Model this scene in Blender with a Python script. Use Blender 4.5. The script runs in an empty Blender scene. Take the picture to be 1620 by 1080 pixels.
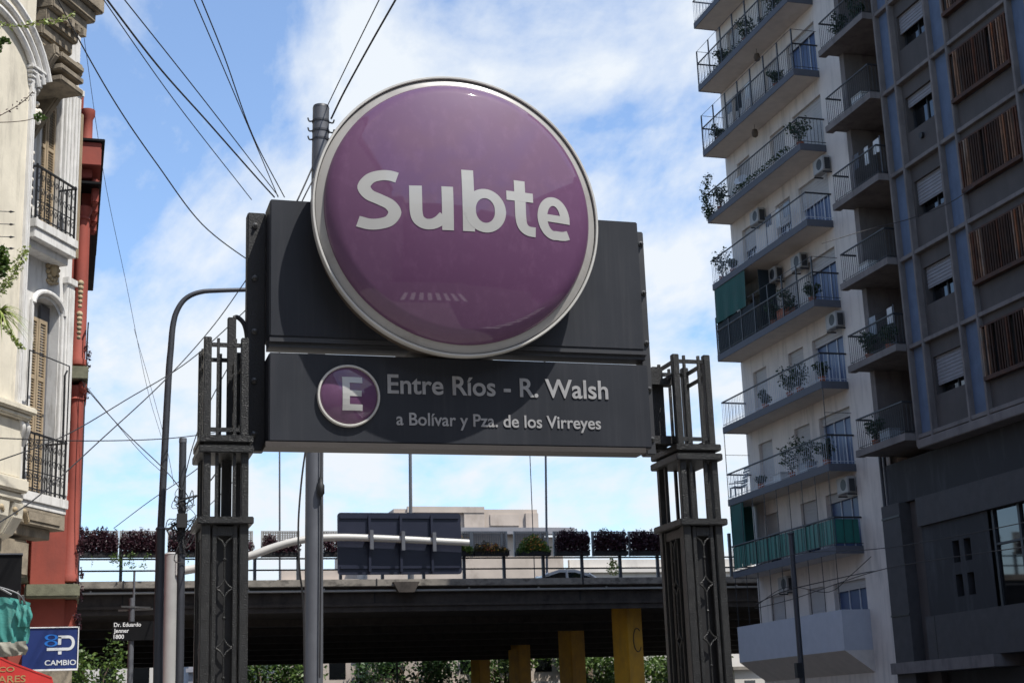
import bpy, bmesh, math, random
from mathutils import Vector, Matrix
random.seed(7)
R = math.radians
sc = bpy.context.scene
col = sc.collection

# ---------------------------------------------------------------- camera
CAM = Vector((0, 0, 1.6))
FPX = 2371.2
YAW, PITCH, ROLL = R(16.855), R(14.378), R(-2.114)
fw = Vector((math.sin(YAW)*math.cos(PITCH), math.cos(YAW)*math.cos(PITCH), math.sin(PITCH)))
rt0 = Vector((math.cos(YAW), -math.sin(YAW), 0)); up0 = rt0.cross(fw)
rt = rt0*math.cos(ROLL) + up0*math.sin(ROLL)
up = -rt0*math.sin(ROLL) + up0*math.cos(ROLL)
cd = bpy.data.cameras.new('camera'); cam = bpy.data.objects.new('camera', cd); col.objects.link(cam)
cd.sensor_width = 36; cd.lens = FPX*36/1620; cd.clip_start = .1; cd.clip_end = 3000
m = Matrix((rt, up, -fw)).transposed().to_4x4(); m.translation = CAM
cam.matrix_world = m
cd.dof.use_dof = True; cd.dof.focus_distance = 8.9; cd.dof.aperture_fstop = 14
sc.camera = cam

# ---------------------------------------------------------------- light
SUN = Vector((.78, -1.0, 2.3)).normalized()          # towards the sun
w = bpy.data.worlds.new('World'); sc.world = w; w.use_nodes = True
def build_world():
    nt = w.node_tree; N = nt.nodes; L = nt.links; N.clear()
    sky = N.new('ShaderNodeTexSky'); sky.sky_type = 'NISHITA'; sky.sun_disc = False
    sky.sun_elevation = math.asin(SUN.z); sky.sun_rotation = math.atan2(SUN.x, SUN.y)
    sky.air_density = 1.0; sky.dust_density = .6; sky.ozone_density = 4.0
    bg = N.new('ShaderNodeBackground'); bg.inputs[1].default_value = .15
    hs = N.new('ShaderNodeHueSaturation'); hs.inputs['Saturation'].default_value = 1.04; hs.inputs['Value'].default_value = 1.25
    L.new(sky.outputs[0], hs.inputs['Color']); L.new(hs.outputs[0], bg.inputs[0])
    tc = N.new('ShaderNodeTexCoord')
    sep = N.new('ShaderNodeSeparateXYZ'); L.new(tc.outputs['Generated'], sep.inputs[0])
    def mth(op, a, b=None):
        n = N.new('ShaderNodeMath'); n.operation = op
        for i, v in enumerate((a, b)):
            if v is None: continue
            if isinstance(v, (int, float)): n.inputs[i].default_value = v
            else: L.new(v, n.inputs[i])
        return n.outputs[0]
    zz = mth('ADD', mth('MAXIMUM', sep.outputs[2], 0), .22)
    cmb = N.new('ShaderNodeCombineXYZ')
    L.new(mth('DIVIDE', sep.outputs[0], zz), cmb.inputs[0]); L.new(mth('DIVIDE', sep.outputs[1], zz), cmb.inputs[1])
    mp = N.new('ShaderNodeMapping'); L.new(cmb.outputs[0], mp.inputs[0])
    mp.inputs['Location'].default_value = (3.1, 5.2, 0); mp.inputs['Rotation'].default_value = (0, 0, R(35)); mp.inputs['Scale'].default_value = (1.5, .9, 1)
    n1 = N.new('ShaderNodeTexNoise'); n1.inputs['Scale'].default_value = 2.1; n1.inputs['Detail'].default_value = 9; n1.inputs['Roughness'].default_value = .56; n1.inputs['Distortion'].default_value = .35
    L.new(mp.outputs[0], n1.inputs['Vector'])
    n2 = N.new('ShaderNodeTexNoise'); n2.inputs['Scale'].default_value = 5.5; n2.inputs['Detail'].default_value = 6; n2.inputs['Roughness'].default_value = .6
    L.new(mp.outputs[0], n2.inputs['Vector'])
    # more cloud to the right of the view and near the horizon
    az = mth('MULTIPLY', sep.outputs[0], .20)
    lo = mth('ADD', mth('MULTIPLY', mth('SUBTRACT', .42, sep.outputs[2]), .16), .015)
    f = mth('ADD', mth('ADD', mth('MULTIPLY', n1.outputs['Fac'], 1.15), mth('SUBTRACT', mth('MULTIPLY', n2.outputs['Fac'], .46), .105)), mth('ADD', az, lo))
    cr = N.new('ShaderNodeValToRGB'); L.new(f, cr.inputs[0])
    cr.color_ramp.elements[0].position = .64; cr.color_ramp.elements[0].color = (.07, .07, .07, 1)
    cr.color_ramp.elements[1].position = .89; cr.color_ramp.elements[1].color = (1, 1, 1, 1)
    e = cr.color_ramp.elements.new(.775); e.color = (.62, .62, .62, 1)
    bc = N.new('ShaderNodeBackground'); bc.inputs[0].default_value = (.87, .93, 1.0, 1); bc.inputs[1].default_value = .80
    mx = N.new('ShaderNodeMixShader'); L.new(cr.outputs[0], mx.inputs[0]); L.new(bg.outputs[0], mx.inputs[1]); L.new(bc.outputs[0], mx.inputs[2])
    out = N.new('ShaderNodeOutputWorld'); L.new(mx.outputs[0], out.inputs[0])
build_world()
sl = bpy.data.lights.new('sun', 'SUN'); sl.energy = 5.0; sl.angle = R(.53); sl.color = (1, .96, .89)
so = bpy.data.objects.new('sun', sl); col.objects.link(so)
so.rotation_euler = SUN.to_track_quat('Z', 'Y').to_euler(); so.location = SUN*60
sc.view_settings.view_transform = 'Standard'; sc.view_settings.look = 'None'; sc.view_settings.gamma = 1
sc.view_settings.exposure = .32
sc.cycles.max_bounces = 6

# ---------------------------------------------------------------- measuring the place
def ray(x, y): return fw + rt*((x-810)/FPX) - up*((y-540)/FPX)
def onY(x, y, Y): d = ray(x, y); return CAM + d*(Y/d.y)
def onX(x, y, X): d = ray(x, y); return CAM + d*(X/d.x)

# ---------------------------------------------------------------- materials
def mat(name, c, rough=.7, metal=0, var=.15, vscale=3, bump=0, bscale=40, spec=.5, stain=None, stscale=(1, 1, .15), stamt=.5, coat=0, trans=0, alpha=1, emis=None):
    M = bpy.data.materials.new(name); M.use_nodes = True
    nt = M.node_tree; N = nt.nodes; L = nt.links; P = N['Principled BSDF']
    P.inputs['Roughness'].default_value = rough; P.inputs['Metallic'].default_value = metal
    P.inputs['Specular IOR Level'].default_value = spec; P.inputs['Coat Weight'].default_value = coat
    P.inputs['Transmission Weight'].default_value = trans; P.inputs['Alpha'].default_value = alpha
    tc = N.new('ShaderNodeTexCoord')
    no = N.new('ShaderNodeTexNoise'); no.inputs['Scale'].default_value = vscale; no.inputs['Detail'].default_value = 6; no.inputs['Roughness'].default_value = .6
    L.new(tc.outputs['Object'], no.inputs['Vector'])
    hv = N.new('ShaderNodeMapRange'); hv.inputs[1].default_value = .3; hv.inputs[2].default_value = .7; hv.inputs[3].default_value = 1-var; hv.inputs[4].default_value = 1+var
    L.new(no.outputs['Fac'], hv.inputs[0])
    mx = N.new('ShaderNodeMix'); mx.data_type = 'RGBA'; mx.blend_type = 'MULTIPLY'; mx.inputs[0].default_value = 1
    mx.inputs[6].default_value = (*c, 1); L.new(hv.outputs[0], mx.inputs[7])
    outc = mx.outputs[2]
    if stain:
        mp = N.new('ShaderNodeMapping'); mp.inputs['Scale'].default_value = stscale; L.new(tc.outputs['Object'], mp.inputs[0])
        n3 = N.new('ShaderNodeTexNoise'); n3.inputs['Scale'].default_value = 2.2; n3.inputs['Detail'].default_value = 8; n3.inputs['Roughness'].default_value = .68
        L.new(mp.outputs[0], n3.inputs['Vector'])
        mr = N.new('ShaderNodeMapRange'); mr.inputs[1].default_value = .5; mr.inputs[2].default_value = .72; mr.inputs[4].default_value = stamt
        L.new(n3.outputs['Fac'], mr.inputs[0])
        m2 = N.new('ShaderNodeMix'); m2.data_type = 'RGBA'; L.new(mr.outputs[0], m2.inputs[0]); L.new(outc, m2.inputs[6]); m2.inputs[7].default_value = (*stain, 1)
        outc = m2.outputs[2]
    L.new(outc, P.inputs['Base Color'])
    if rough > .15:
        rr = N.new('ShaderNodeMapRange'); rr.inputs[3].default_value = max(.05, rough-.1); rr.inputs[4].default_value = min(1, rough+.1)
        L.new(no.outputs['Fac'], rr.inputs[0]); L.new(rr.outputs[0], P.inputs['Roughness'])
    if bump:
        nb = N.new('ShaderNodeTexNoise'); nb.inputs['Scale'].default_value = bscale; nb.inputs['Detail'].default_value = 5
        L.new(tc.outputs['Object'], nb.inputs['Vector'])
        b = N.new('ShaderNodeBump'); b.inputs['Strength'].default_value = bump; b.inputs['Distance'].default_value = .01
        L.new(nb.outputs['Fac'], b.inputs['Height']); L.new(b.outputs[0], P.inputs['Normal'])
    return M
def leafmat(name, c1, c2):
    M = mat(name, c1, .5, var=.3, vscale=6)
    nt = M.node_tree; N = nt.nodes; L = nt.links; P = N['Principled BSDF']
    oi = N.new('ShaderNodeNewGeometry'); mx = N.new('ShaderNodeMix'); mx.data_type = 'RGBA'
    mx.inputs[6].default_value = (*c1, 1); mx.inputs[7].default_value = (*c2, 1)
    L.new(oi.outputs['Random Per Island'], mx.inputs[0]); L.new(mx.outputs[2], P.inputs['Base Color'])
    tl = N.new('ShaderNodeBsdfTranslucent'); L.new(mx.outputs[2], tl.inputs[0])
    ms = N.new('ShaderNodeMixShader'); ms.inputs[0].default_value = .3
    L.new(P.outputs[0], ms.inputs[1]); L.new(tl.outputs[0], ms.inputs[2]); L.new(ms.outputs[0], N['Material Output'].inputs[0])
    return M
MT = {}
def D(k, *a, **b): MT[k] = mat(k, *a, **b)
D('sign_grey', (.022, .0245, .031), .5, spec=.25, var=.2, vscale=1.3, bump=.02, bscale=4, stain=(.06, .06, .066), stscale=(11, 11, .45), stamt=.28)
D('sign_edge', (.035, .036, .04), .45, bump=.03)
D('iron', (.0165, .0168, .0168), .36, spec=.4, var=.25, vscale=14, bump=.55, bscale=130, stain=(.03, .025, .02), stscale=(3, 3, 2), stamt=.15)
D('iron_dark', (.010, .010, .011), .6, bump=.3, bscale=90)
D('bolt_dark', (.07, .07, .07), .35, metal=.5)
D('steel', (.22, .22, .22), .35, metal=.8)
D('purple', (.108, .045, .104), .6, var=.05, vscale=1.2, coat=1.0, spec=.2, stain=(.20, .10, .19), stscale=(7, 7, 5), stamt=.25)
D('rim_white', (.33, .32, .305), .32, var=.06, stain=(.12, .10, .08), stscale=(2, 2, 2), stamt=.45)
D('rim_metal', (.50, .49, .46), .4, metal=.1, var=.1)
D('letter_white', (.40, .40, .39), .3, var=.04, coat=.5)
D('letter_steel', (.30, .30, .305), .4, metal=.0, var=.12, vscale=14, stain=(.15, .13, .12), stscale=(9, 9, 1.5), stamt=.4)
D('edge_brown', (.045, .038, .034), .5)
D('drum', (.10, .078, .06), .6, var=.3)
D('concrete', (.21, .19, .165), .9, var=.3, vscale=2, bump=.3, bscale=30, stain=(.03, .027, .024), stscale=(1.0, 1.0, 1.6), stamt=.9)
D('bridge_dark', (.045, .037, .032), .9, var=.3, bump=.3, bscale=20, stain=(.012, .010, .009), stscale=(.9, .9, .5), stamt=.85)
D('asphalt', (.062, .06, .058), .9, var=.25, bump=.3, bscale=60)
D('paving', (.25, .235, .215), .9, var=.2, bump=.2)
D('road_paint', (.7, .7, .68), .7, var=.2)
D('yellow', (.50, .25, .007), .6, var=.2, vscale=1.5, stain=(.2, .10, .02), stscale=(1, 1, .3), stamt=.5)
D('black_paint_and_shade', (.012, .012, .013), .5)  # near-black for the painted ring, joint strips and pillar recess shade
D('white_wall', (.60, .545, .49), .85, var=.08, vscale=1, bump=.1, bscale=12, stain=(.25, .235, .22), stscale=(1.3, 1.3, .16), stamt=.6)
D('slab_white', (.56, .50, .44), .85, var=.07, stain=(.36, .33, .3), stscale=(.6, .6, .6), stamt=.4)
D('slab_blue', (.075, .078, .092), .75, var=.12)
D('parapet_blue', (.40, .41, .44), .8, var=.06, stain=(.33, .36, .42), stscale=(.8, .8, .3), stamt=.3)
D('rail_black', (.014, .015, .018), .5)
D('rail_white', (.40, .42, .46), .5)
D('shutter', (.40, .385, .37), .7, var=.06)
D('glass_blue', (.03, .05, .09), .05, spec=.9, var=.2)
D('glass_dark', (.006, .007, .008), .03, spec=1.0, var=.1)
D('door_blue', (.035, .065, .15), .4, var=.15)
D('frame_dark', (.02, .022, .025), .5)
D('ac_white', (.30, .29, .275), .5, var=.05)
D('green_cloth', (.009, .068, .056), .85, var=.2, vscale=2)
D('green_panel', (.007, .115, .092), .5, var=.2, vscale=1.5)
D('net_dark', (.010, .016, .020), .9)
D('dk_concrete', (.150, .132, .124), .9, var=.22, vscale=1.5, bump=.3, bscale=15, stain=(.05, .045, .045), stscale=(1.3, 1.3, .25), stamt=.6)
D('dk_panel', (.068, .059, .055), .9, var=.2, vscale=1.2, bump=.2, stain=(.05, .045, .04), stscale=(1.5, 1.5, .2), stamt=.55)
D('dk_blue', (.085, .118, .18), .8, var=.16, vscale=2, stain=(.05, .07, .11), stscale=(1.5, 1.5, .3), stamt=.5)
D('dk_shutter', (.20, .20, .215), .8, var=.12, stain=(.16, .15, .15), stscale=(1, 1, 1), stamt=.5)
D('rust', (.085, .036, .018), .85, var=.5, vscale=2.5, stain=(.12, .095, .075), stscale=(4, 4, .25), stamt=.85)
D('rust_frame', (.055, .024, .014), .85, var=.5, vscale=5)
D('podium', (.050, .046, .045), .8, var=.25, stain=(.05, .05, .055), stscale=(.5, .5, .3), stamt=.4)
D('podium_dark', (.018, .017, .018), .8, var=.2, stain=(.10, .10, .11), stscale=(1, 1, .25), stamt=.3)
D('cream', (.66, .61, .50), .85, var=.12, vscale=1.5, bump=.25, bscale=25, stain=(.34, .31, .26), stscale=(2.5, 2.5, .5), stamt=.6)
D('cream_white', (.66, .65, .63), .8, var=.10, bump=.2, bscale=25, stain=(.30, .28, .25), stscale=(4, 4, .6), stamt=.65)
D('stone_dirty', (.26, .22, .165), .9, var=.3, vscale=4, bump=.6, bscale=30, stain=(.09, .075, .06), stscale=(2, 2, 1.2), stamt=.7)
D('ornament', (.38, .30, .19), .85, var=.25, bump=.6, bscale=50)
D('shutter_tan', (.36, .28, .185), .7, var=.15, stain=(.2, .15, .1), stscale=(4, 4, 1), stamt=.4)
D('grey_blind', (.12, .12, .13), .7, var=.1)
D('red_wall', (.29, .062, .043), .8, var=.16, vscale=2, bump=.2, bscale=20, stain=(.18, .05, .04), stscale=(2, 2, .4), stamt=.45)
D('moss_ledge', (.16, .16, .11), .9, var=.3, vscale=6, bump=.4)
D('pole_grey', (.12, .125, .14), .5, metal=.3, var=.12, vscale=3, stain=(.1, .1, .11), stscale=(3, 3, .3), stamt=.4)
D('pole_dark', (.04, .043, .052), .5, metal=.2, var=.15)
D('pole_light', (.33, .33, .32), .45, var=.08)
D('pole_cream', (.42, .415, .39), .4, var=.08)
D('navy', (.0065, .009, .024), .45, var=.12)
D('sign_blue', (.012, .028, .13), .4, var=.06)
D('sign_black', (.006, .006, .007), .6, spec=.15)
D('print_white', (.62, .64, .66), .5, var=.03)
D('print_blue', (.02, .16, .55), .4)
D('print_grey', (.75, .75, .75), .5)
D('gold', (.35, .22, .09), .5, var=.1)
D('sign_red', (.50, .03, .025), .5, var=.1)
D('teal', (.05, .25, .225), .8, var=.25, vscale=9, bump=.5, bscale=35, stain=(.20, .24, .20), stscale=(3, 3, 2), stamt=.45)
D('canvas_dirty', (.26, .25, .21), .9, var=.3, vscale=8, bump=.5, bscale=30, stain=(.12, .11, .09), stscale=(4, 4, 3), stamt=.6)
D('wire', (.012, .012, .014), .7)
D('far_beige', (.42, .36, .31), .9, var=.12, vscale=.5, stain=(.20, .16, .13), stscale=(.3, .3, .15), stamt=.6)
D('far_pale', (.52, .49, .45), .9, var=.1, vscale=.4, stain=(.3, .27, .25), stscale=(.3, .3, .1), stamt=.5)
D('far_grey', (.22, .22, .24), .9, var=.15, vscale=.4, stain=(.1, .1, .11), stscale=(.3, .3, .1), stamt=.5)
D('car_white', (.72, .73, .74), .2, coat=.8, var=.02)
D('car_glass', (.01, .012, .015), .04, spec=.9)
D('rubber', (.012, .012, .012), .8)
D('mesh_grid', (.22, .21, .20), .8, var=.2)
D('box_dark', (.012, .012, .013), .8)
D('bark', (.09, .065, .045), .95, var=.3, bump=.8, bscale=20)
D('terracotta', (.30, .09, .04), .8, var=.2)
D('pot_white', (.5, .5, .48), .6)
D('plastic_grey', (.20, .22, .24), .5)
D('face_stone', (.60, .56, .49), .85, var=.15, bump=.2)
def rusty():
    M = MT['rust']; N = M.node_tree.nodes; L = M.node_tree.links; P = N['Principled BSDF']; old = P.inputs['Base Color'].links[0].from_socket
    g = N.new('ShaderNodeNewGeometry'); cr = N.new('ShaderNodeValToRGB'); L.new(g.outputs['Random Per Island'], cr.inputs[0])
    cr.color_ramp.interpolation = 'CONSTANT'; cr.color_ramp.elements[0].color = (.5, .5, .5, 1); cr.color_ramp.elements[1].position = .45; cr.color_ramp.elements[1].color = (1.0, .8, .7, 1)
    for p, c in ((.62, (2.2, 1.6, 1.1, 1)), (.78, (.8, .9, 1.0, 1)), (.90, (2.2, 2.7, 3.0, 1))): e = cr.color_ramp.elements.new(p); e.color = c
    m = N.new('ShaderNodeMix'); m.data_type = 'RGBA'; m.blend_type = 'MULTIPLY'; m.inputs[0].default_value = 1; m.clamp_result = False
    L.new(old, m.inputs[6]); L.new(cr.outputs[0], m.inputs[7]); L.new(m.outputs[2], P.inputs['Base Color'])
rusty()
MT['leaf'] = leafmat('leaf', (.035, .085, .015), (.11, .17, .03))
MT['leaf_dark'] = leafmat('leaf_dark', (.012, .030, .010), (.03, .06, .02))
MT['leaf_lime'] = leafmat('leaf_lime', (.16, .24, .03), (.36, .40, .13))
MT['leaf_purple'] = leafmat('leaf_purple', (.018, .006, .012), (.075, .028, .040))
MT['leaf_flower'] = leafmat('leaf_flower', (.45, .10, .05), (.6, .42, .05))
MT['leaf_mid'] = leafmat('leaf_mid', (.06, .13, .02), (.17, .24, .05))
MT['leaf_dry'] = leafmat('leaf_dry', (.05, .06, .02), (.12, .09, .05))
MT['leaf_conifer'] = leafmat('leaf_conifer', (.02, .06, .02), (.07, .13, .03))

# ---------------------------------------------------------------- mesh helpers
WO = {}          # world offset of each object
def tag(o, label=None, cat=None, group=None, kind=None):
    if label: o['label'] = label
    if cat: o['category'] = cat
    if group: o['group'] = group
    if kind: o['kind'] = kind
    return o
def thing(name, label, cat, loc=(0, 0, 0), group=None):
    o = bpy.data.objects.new(name, None); col.objects.link(o); o.location = loc; o.empty_display_size = .2
    WO[o.name] = Vector(loc)
    return tag(o, label, cat, group)
class MB:
    def __init__(s): s.v = []; s.f = []
    def add(s, vs, fs):
        b = len(s.v); s.v += [Vector(p) for p in vs]; s.f += [[b+i for i in f] for f in fs]; return s
    def box(s, x0, x1, y0, y1, z0, z1):
        return s.add([(x0,y0,z0),(x1,y0,z0),(x1,y1,z0),(x0,y1,z0),(x0,y0,z1),(x1,y0,z1),(x1,y1,z1),(x0,y1,z1)],
            [(0,3,2,1),(4,5,6,7),(0,1,5,4),(1,2,6,5),(2,3,7,6),(3,0,4,7)])
    def fbox(s, F, u0, u1, n0, n1, z0, z1):        # box in a frame (origin, t, n)
        O, t, n = F
        P = lambda u, d, z: O + t*u + n*d + Vector((0, 0, z))
        return s.add([P(u0,n0,z0),P(u1,n0,z0),P(u1,n1,z0),P(u0,n1,z0),P(u0,n0,z1),P(u1,n0,z1),P(u1,n1,z1),P(u0,n1,z1)],
            [(0,1,2,3),(4,7,6,5),(0,4,5,1),(1,5,6,2),(2,6,7,3),(3,7,4,0)])
    def tube(s, pts, r, seg=8, cap=True):
        pts = [Vector(p) for p in pts]; n = len(pts)
        rs = r if isinstance(r, (list, tuple)) else [r]*n
        t = (pts[1]-pts[0]).normalized(); a = t.orthogonal().normalized(); b0 = len(s.v)
        for i, p in enumerate(pts):
            if i == 0: tt = pts[1]-pts[0]
            elif i == n-1: tt = pts[-1]-pts[-2]
            else: tt = (pts[i+1]-pts[i]).normalized() + (pts[i]-pts[i-1]).normalized()
            if tt.length < 1e-9: tt = t
            tt = tt.normalized(); a = (a - tt*a.dot(tt)).normalized(); bb = tt.cross(a)
            for k in range(seg):
                an = 2*math.pi*k/seg; s.v.append(p + (a*math.cos(an) + bb*math.sin(an))*rs[i])
        for i in range(n-1):
            for k in range(seg):
                k2 = (k+1) % seg
                s.f.append([b0+i*seg+k, b0+i*seg+k2, b0+(i+1)*seg+k2, b0+(i+1)*seg+k])
        if cap:
            s.f.append([b0+k for k in range(seg)][::-1]); s.f.append([b0+(n-1)*seg+k for k in range(seg)])
        return s
    def lathe(s, c, prof, seg=96, axis='Y'):       # prof: (r, h) ; axis -Y pointing to the viewer
        b0 = len(s.v); c = Vector(c)
        for r_, h in prof:
            for k in range(seg):
                an = 2*math.pi*k/seg
                if axis == 'Y': s.v.append(c + Vector((r_*math.cos(an), -h, r_*math.sin(an))))
                else: s.v.append(c + Vector((r_*math.cos(an), r_*math.sin(an), h)))
        for i in range(len(prof)-1):
            for k in range(seg):
                k2 = (k+1) % seg
                q = [b0+i*seg+k, b0+i*seg+k2, b0+(i+1)*seg+k2, b0+(i+1)*seg+k]
                s.f.append(q if axis == 'Y' else q)
        return s
    def prism(s, poly, n, h):                      # polygon (list of 3D) extruded along n*h
        k = len(poly); P = [Vector(p) for p in poly]; n = Vector(n)*h
        return s.add(P+[p+n for p in P], [list(range(k))[::-1], list(range(k, 2*k))]+[(i, (i+1) % k, k+(i+1) % k, k+i) for i in range(k)])
    def ball(s, c, r, seg=8, rz=None):
        prof = [(max(r*math.cos(a), .0002), (rz or r)*math.sin(a)) for a in [(-.5+i/6)*math.pi for i in range(7)]]
        return s.lathe(c, prof, seg, 'Z')
    def build(s, name, m, parent=None, bevel=0, smooth=False, label=None, origin=None):
        off = WO[parent.name] if parent else None
        if off is None:
            xs = [p.x for p in s.v]; ys = [p.y for p in s.v]; zs = [p.z for p in s.v]
            off = Vector(origin) if origin else Vector(((min(xs)+max(xs))/2, (min(ys)+max(ys))/2, min(zs)))
        me = bpy.data.meshes.new(name); me.from_pydata([p-off for p in s.v], [], s.f); me.validate()
        bm = bmesh.new(); bm.from_mesh(me); bmesh.ops.recalc_face_normals(bm, faces=bm.faces)
        if bevel:
            bmesh.ops.bevel(bm, geom=[e for e in bm.edges if e.is_manifold and e.calc_face_angle(0) > .6], offset=bevel, segments=2, affect='EDGES', clamp_overlap=True)
        bm.to_mesh(me); bm.free()
        if smooth:
            for p in me.polygons: p.use_smooth = True
            if smooth != 'all':
                try: me.set_sharp_from_angle(angle=R(40))
                except Exception: pass
        me.materials.append(MT[m] if isinstance(m, str) else m)
        o = bpy.data.objects.new(name, me); col.objects.link(o)
        if parent: o.parent = parent
        else: o.location = off
        WO[o.name] = off
        if label: o['label'] = label
        return o
def struct(name, mb, m, label=None):
    o = mb.build(name, m, origin=(0, 0, 0)); o['kind'] = 'structure'
    return tag(o, label, name.replace('_', ' '))
def solo(name, mb, m, label, cat, group=None, **k):
    return tag(mb.build(name, m, **k), label, cat, group)
def spline(P, n=8):
    P = [Vector(p) for p in P]
    if len(P) < 3: return [P[0].lerp(P[-1], i/n) for i in range(n+1)]
    Q = [P[0]*2-P[1]] + P + [P[-1]*2-P[-2]]; o = []
    for i in range(1, len(Q)-2):
        a, b, c, d = Q[i-1:i+3]
        for k in range(n):
            t = k/n
            o.append(.5*((2*b)+(c-a)*t+(2*a-5*b+4*c-d)*t*t+(3*b-a-3*c+d)*t**3))
    return o+[P[-1]]
def text_mb(body, X, Z, width, height, off=0., Y=0, extrude=.004, grid=0, spacing=1):
    """lettering facing -Y: left edge X, baseline Z, fitted to a width; height = cap height"""
    c = bpy.data.curves.new('t', 'FONT'); c.body = body; c.offset = off; c.extrude = 0; c.resolution_u = 6; c.space_character = spacing
    o = bpy.data.objects.new('t', c); col.objects.link(o)
    dg = bpy.context.evaluated_depsgraph_get(); me = bpy.data.meshes.new_from_object(o.evaluated_get(dg))
    bpy.data.objects.remove(o)
    bm = bmesh.new(); bm.from_mesh(me)
    bmesh.ops.remove_doubles(bm, verts=bm.verts, dist=1e-5)
    xs = [v.co.x for v in bm.verts]; x0, x1 = min(xs), max(xs)
    sx = width/(x1-x0); sz = height/.727
    for v in bm.verts: v.co = Vector(((v.co.x-x0)*sx, v.co.y*sz, 0))
    if grid:
        for ax in (0, 1):
            vals = [v.co[ax] for v in bm.verts]; a, b = min(vals), max(vals); k = a+grid
            no = Vector((1, 0, 0)) if ax == 0 else Vector((0, 1, 0))
            while k < b:
                bmesh.ops.bisect_plane(bm, geom=bm.verts[:]+bm.edges[:]+bm.faces[:], plane_co=no*k, plane_no=no); k += grid
    r_ = bmesh.ops.extrude_face_region(bm, geom=bm.faces[:])
    for g in r_['geom']:
        if isinstance(g, bmesh.types.BMVert): g.co.z += extrude
    mb = MB(); bm.verts.index_update()
    mb.v = [Vector((X+v.co.x, Y-v.co.z, Z+v.co.y)) for v in bm.verts]
    mb.f = [[v.index for v in f.verts] for f in bm.faces]
    bm.free(); bpy.data.meshes.remove(me)
    return mb
def leaves(mb, c, rad, n, size, up_=0.0, flat=1):
    """n leaf faces scattered through an uneven ellipsoid"""
    c = Vector(c); rx, ry, rz = rad if isinstance(rad, (tuple, list)) else (rad,)*3
    for i in range(n):
        d = Vector((random.gauss(0, 1), random.gauss(0, 1), random.gauss(0, 1))).normalized()*(random.random()**.45)
        p = c + Vector((d.x*rx, d.y*ry, d.z*rz))
        s_ = size*random.uniform(.6, 1.4)
        a = Vector((random.gauss(0, 1), random.gauss(0, 1), random.gauss(0, .7)+up_)).normalized(); b = a.orthogonal().normalized()
        b = (Matrix.Rotation(random.uniform(0, 6.3), 3, a) @ b)
        mb.add([p-a*s_*.5, p+b*s_*.28-a*s_*.05, p+a*s_*.5, p-b*s_*.28-a*s_*.05], [(0, 1, 2, 3)])
    return mb
def tree(name, label, base, h, cr, lm='leaf', n=2600, size=.32, trunk=.35, group=None, cat='tree'):
    b = Vector(base); T = thing(name, label, cat, b, group); tm = MB(); fm = MB()
    top = b+Vector((random.uniform(-.3, .3), 0, h*.55))
    tm.tube([b, b.lerp(top, .5)+Vector((.1, 0, 0)), top], [trunk, trunk*.75, trunk*.5], 8)
    k = 13
    for i in range(k):
        a = 2*math.pi*i/k+random.uniform(-.3, .3); rr = cr*random.uniform(.35, .85)
        e = b+Vector((rr*math.cos(a), rr*math.sin(a), h*random.uniform(.5, .93)))
        tm.tube([top-Vector((0, 0, h*.12)), top.lerp(e, .5)+Vector((0, 0, .2)), e], [trunk*.4, trunk*.25, trunk*.08], 5)
        leaves(fm, e, (cr*random.uniform(.3, .5), cr*random.uniform(.3, .5), h*random.uniform(.12, .2)), n//k, size)
    tm.build('trunk', 'bark', T, smooth=True); fm.build('crown', lm, T)
    return T

# ================================================================= GROUND
struct('road', MB().box(-400, 900, -300, 1500, -.5, 0), 'asphalt')
mb = MB(); mb.box(-.9-5, 4.6, -8, 140, .002, .13); struct('pavement', mb, 'paving')
mb = MB(); mb.box(21.4, 25.1, 16, 58, .003, .14); struct('far_pavement', mb, 'paving')
mb = MB()
for i in range(7): mb.box(6.0+i*1.0, 6.5+i*1.0, -1.5, 2.6, .004, .008)
for i in range(8): mb.box(-.5+i*1.0, 0+i*1.0, -13.5, -9.5, .004, .008)
struct('crosswalk', mb, 'road_paint')

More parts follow.
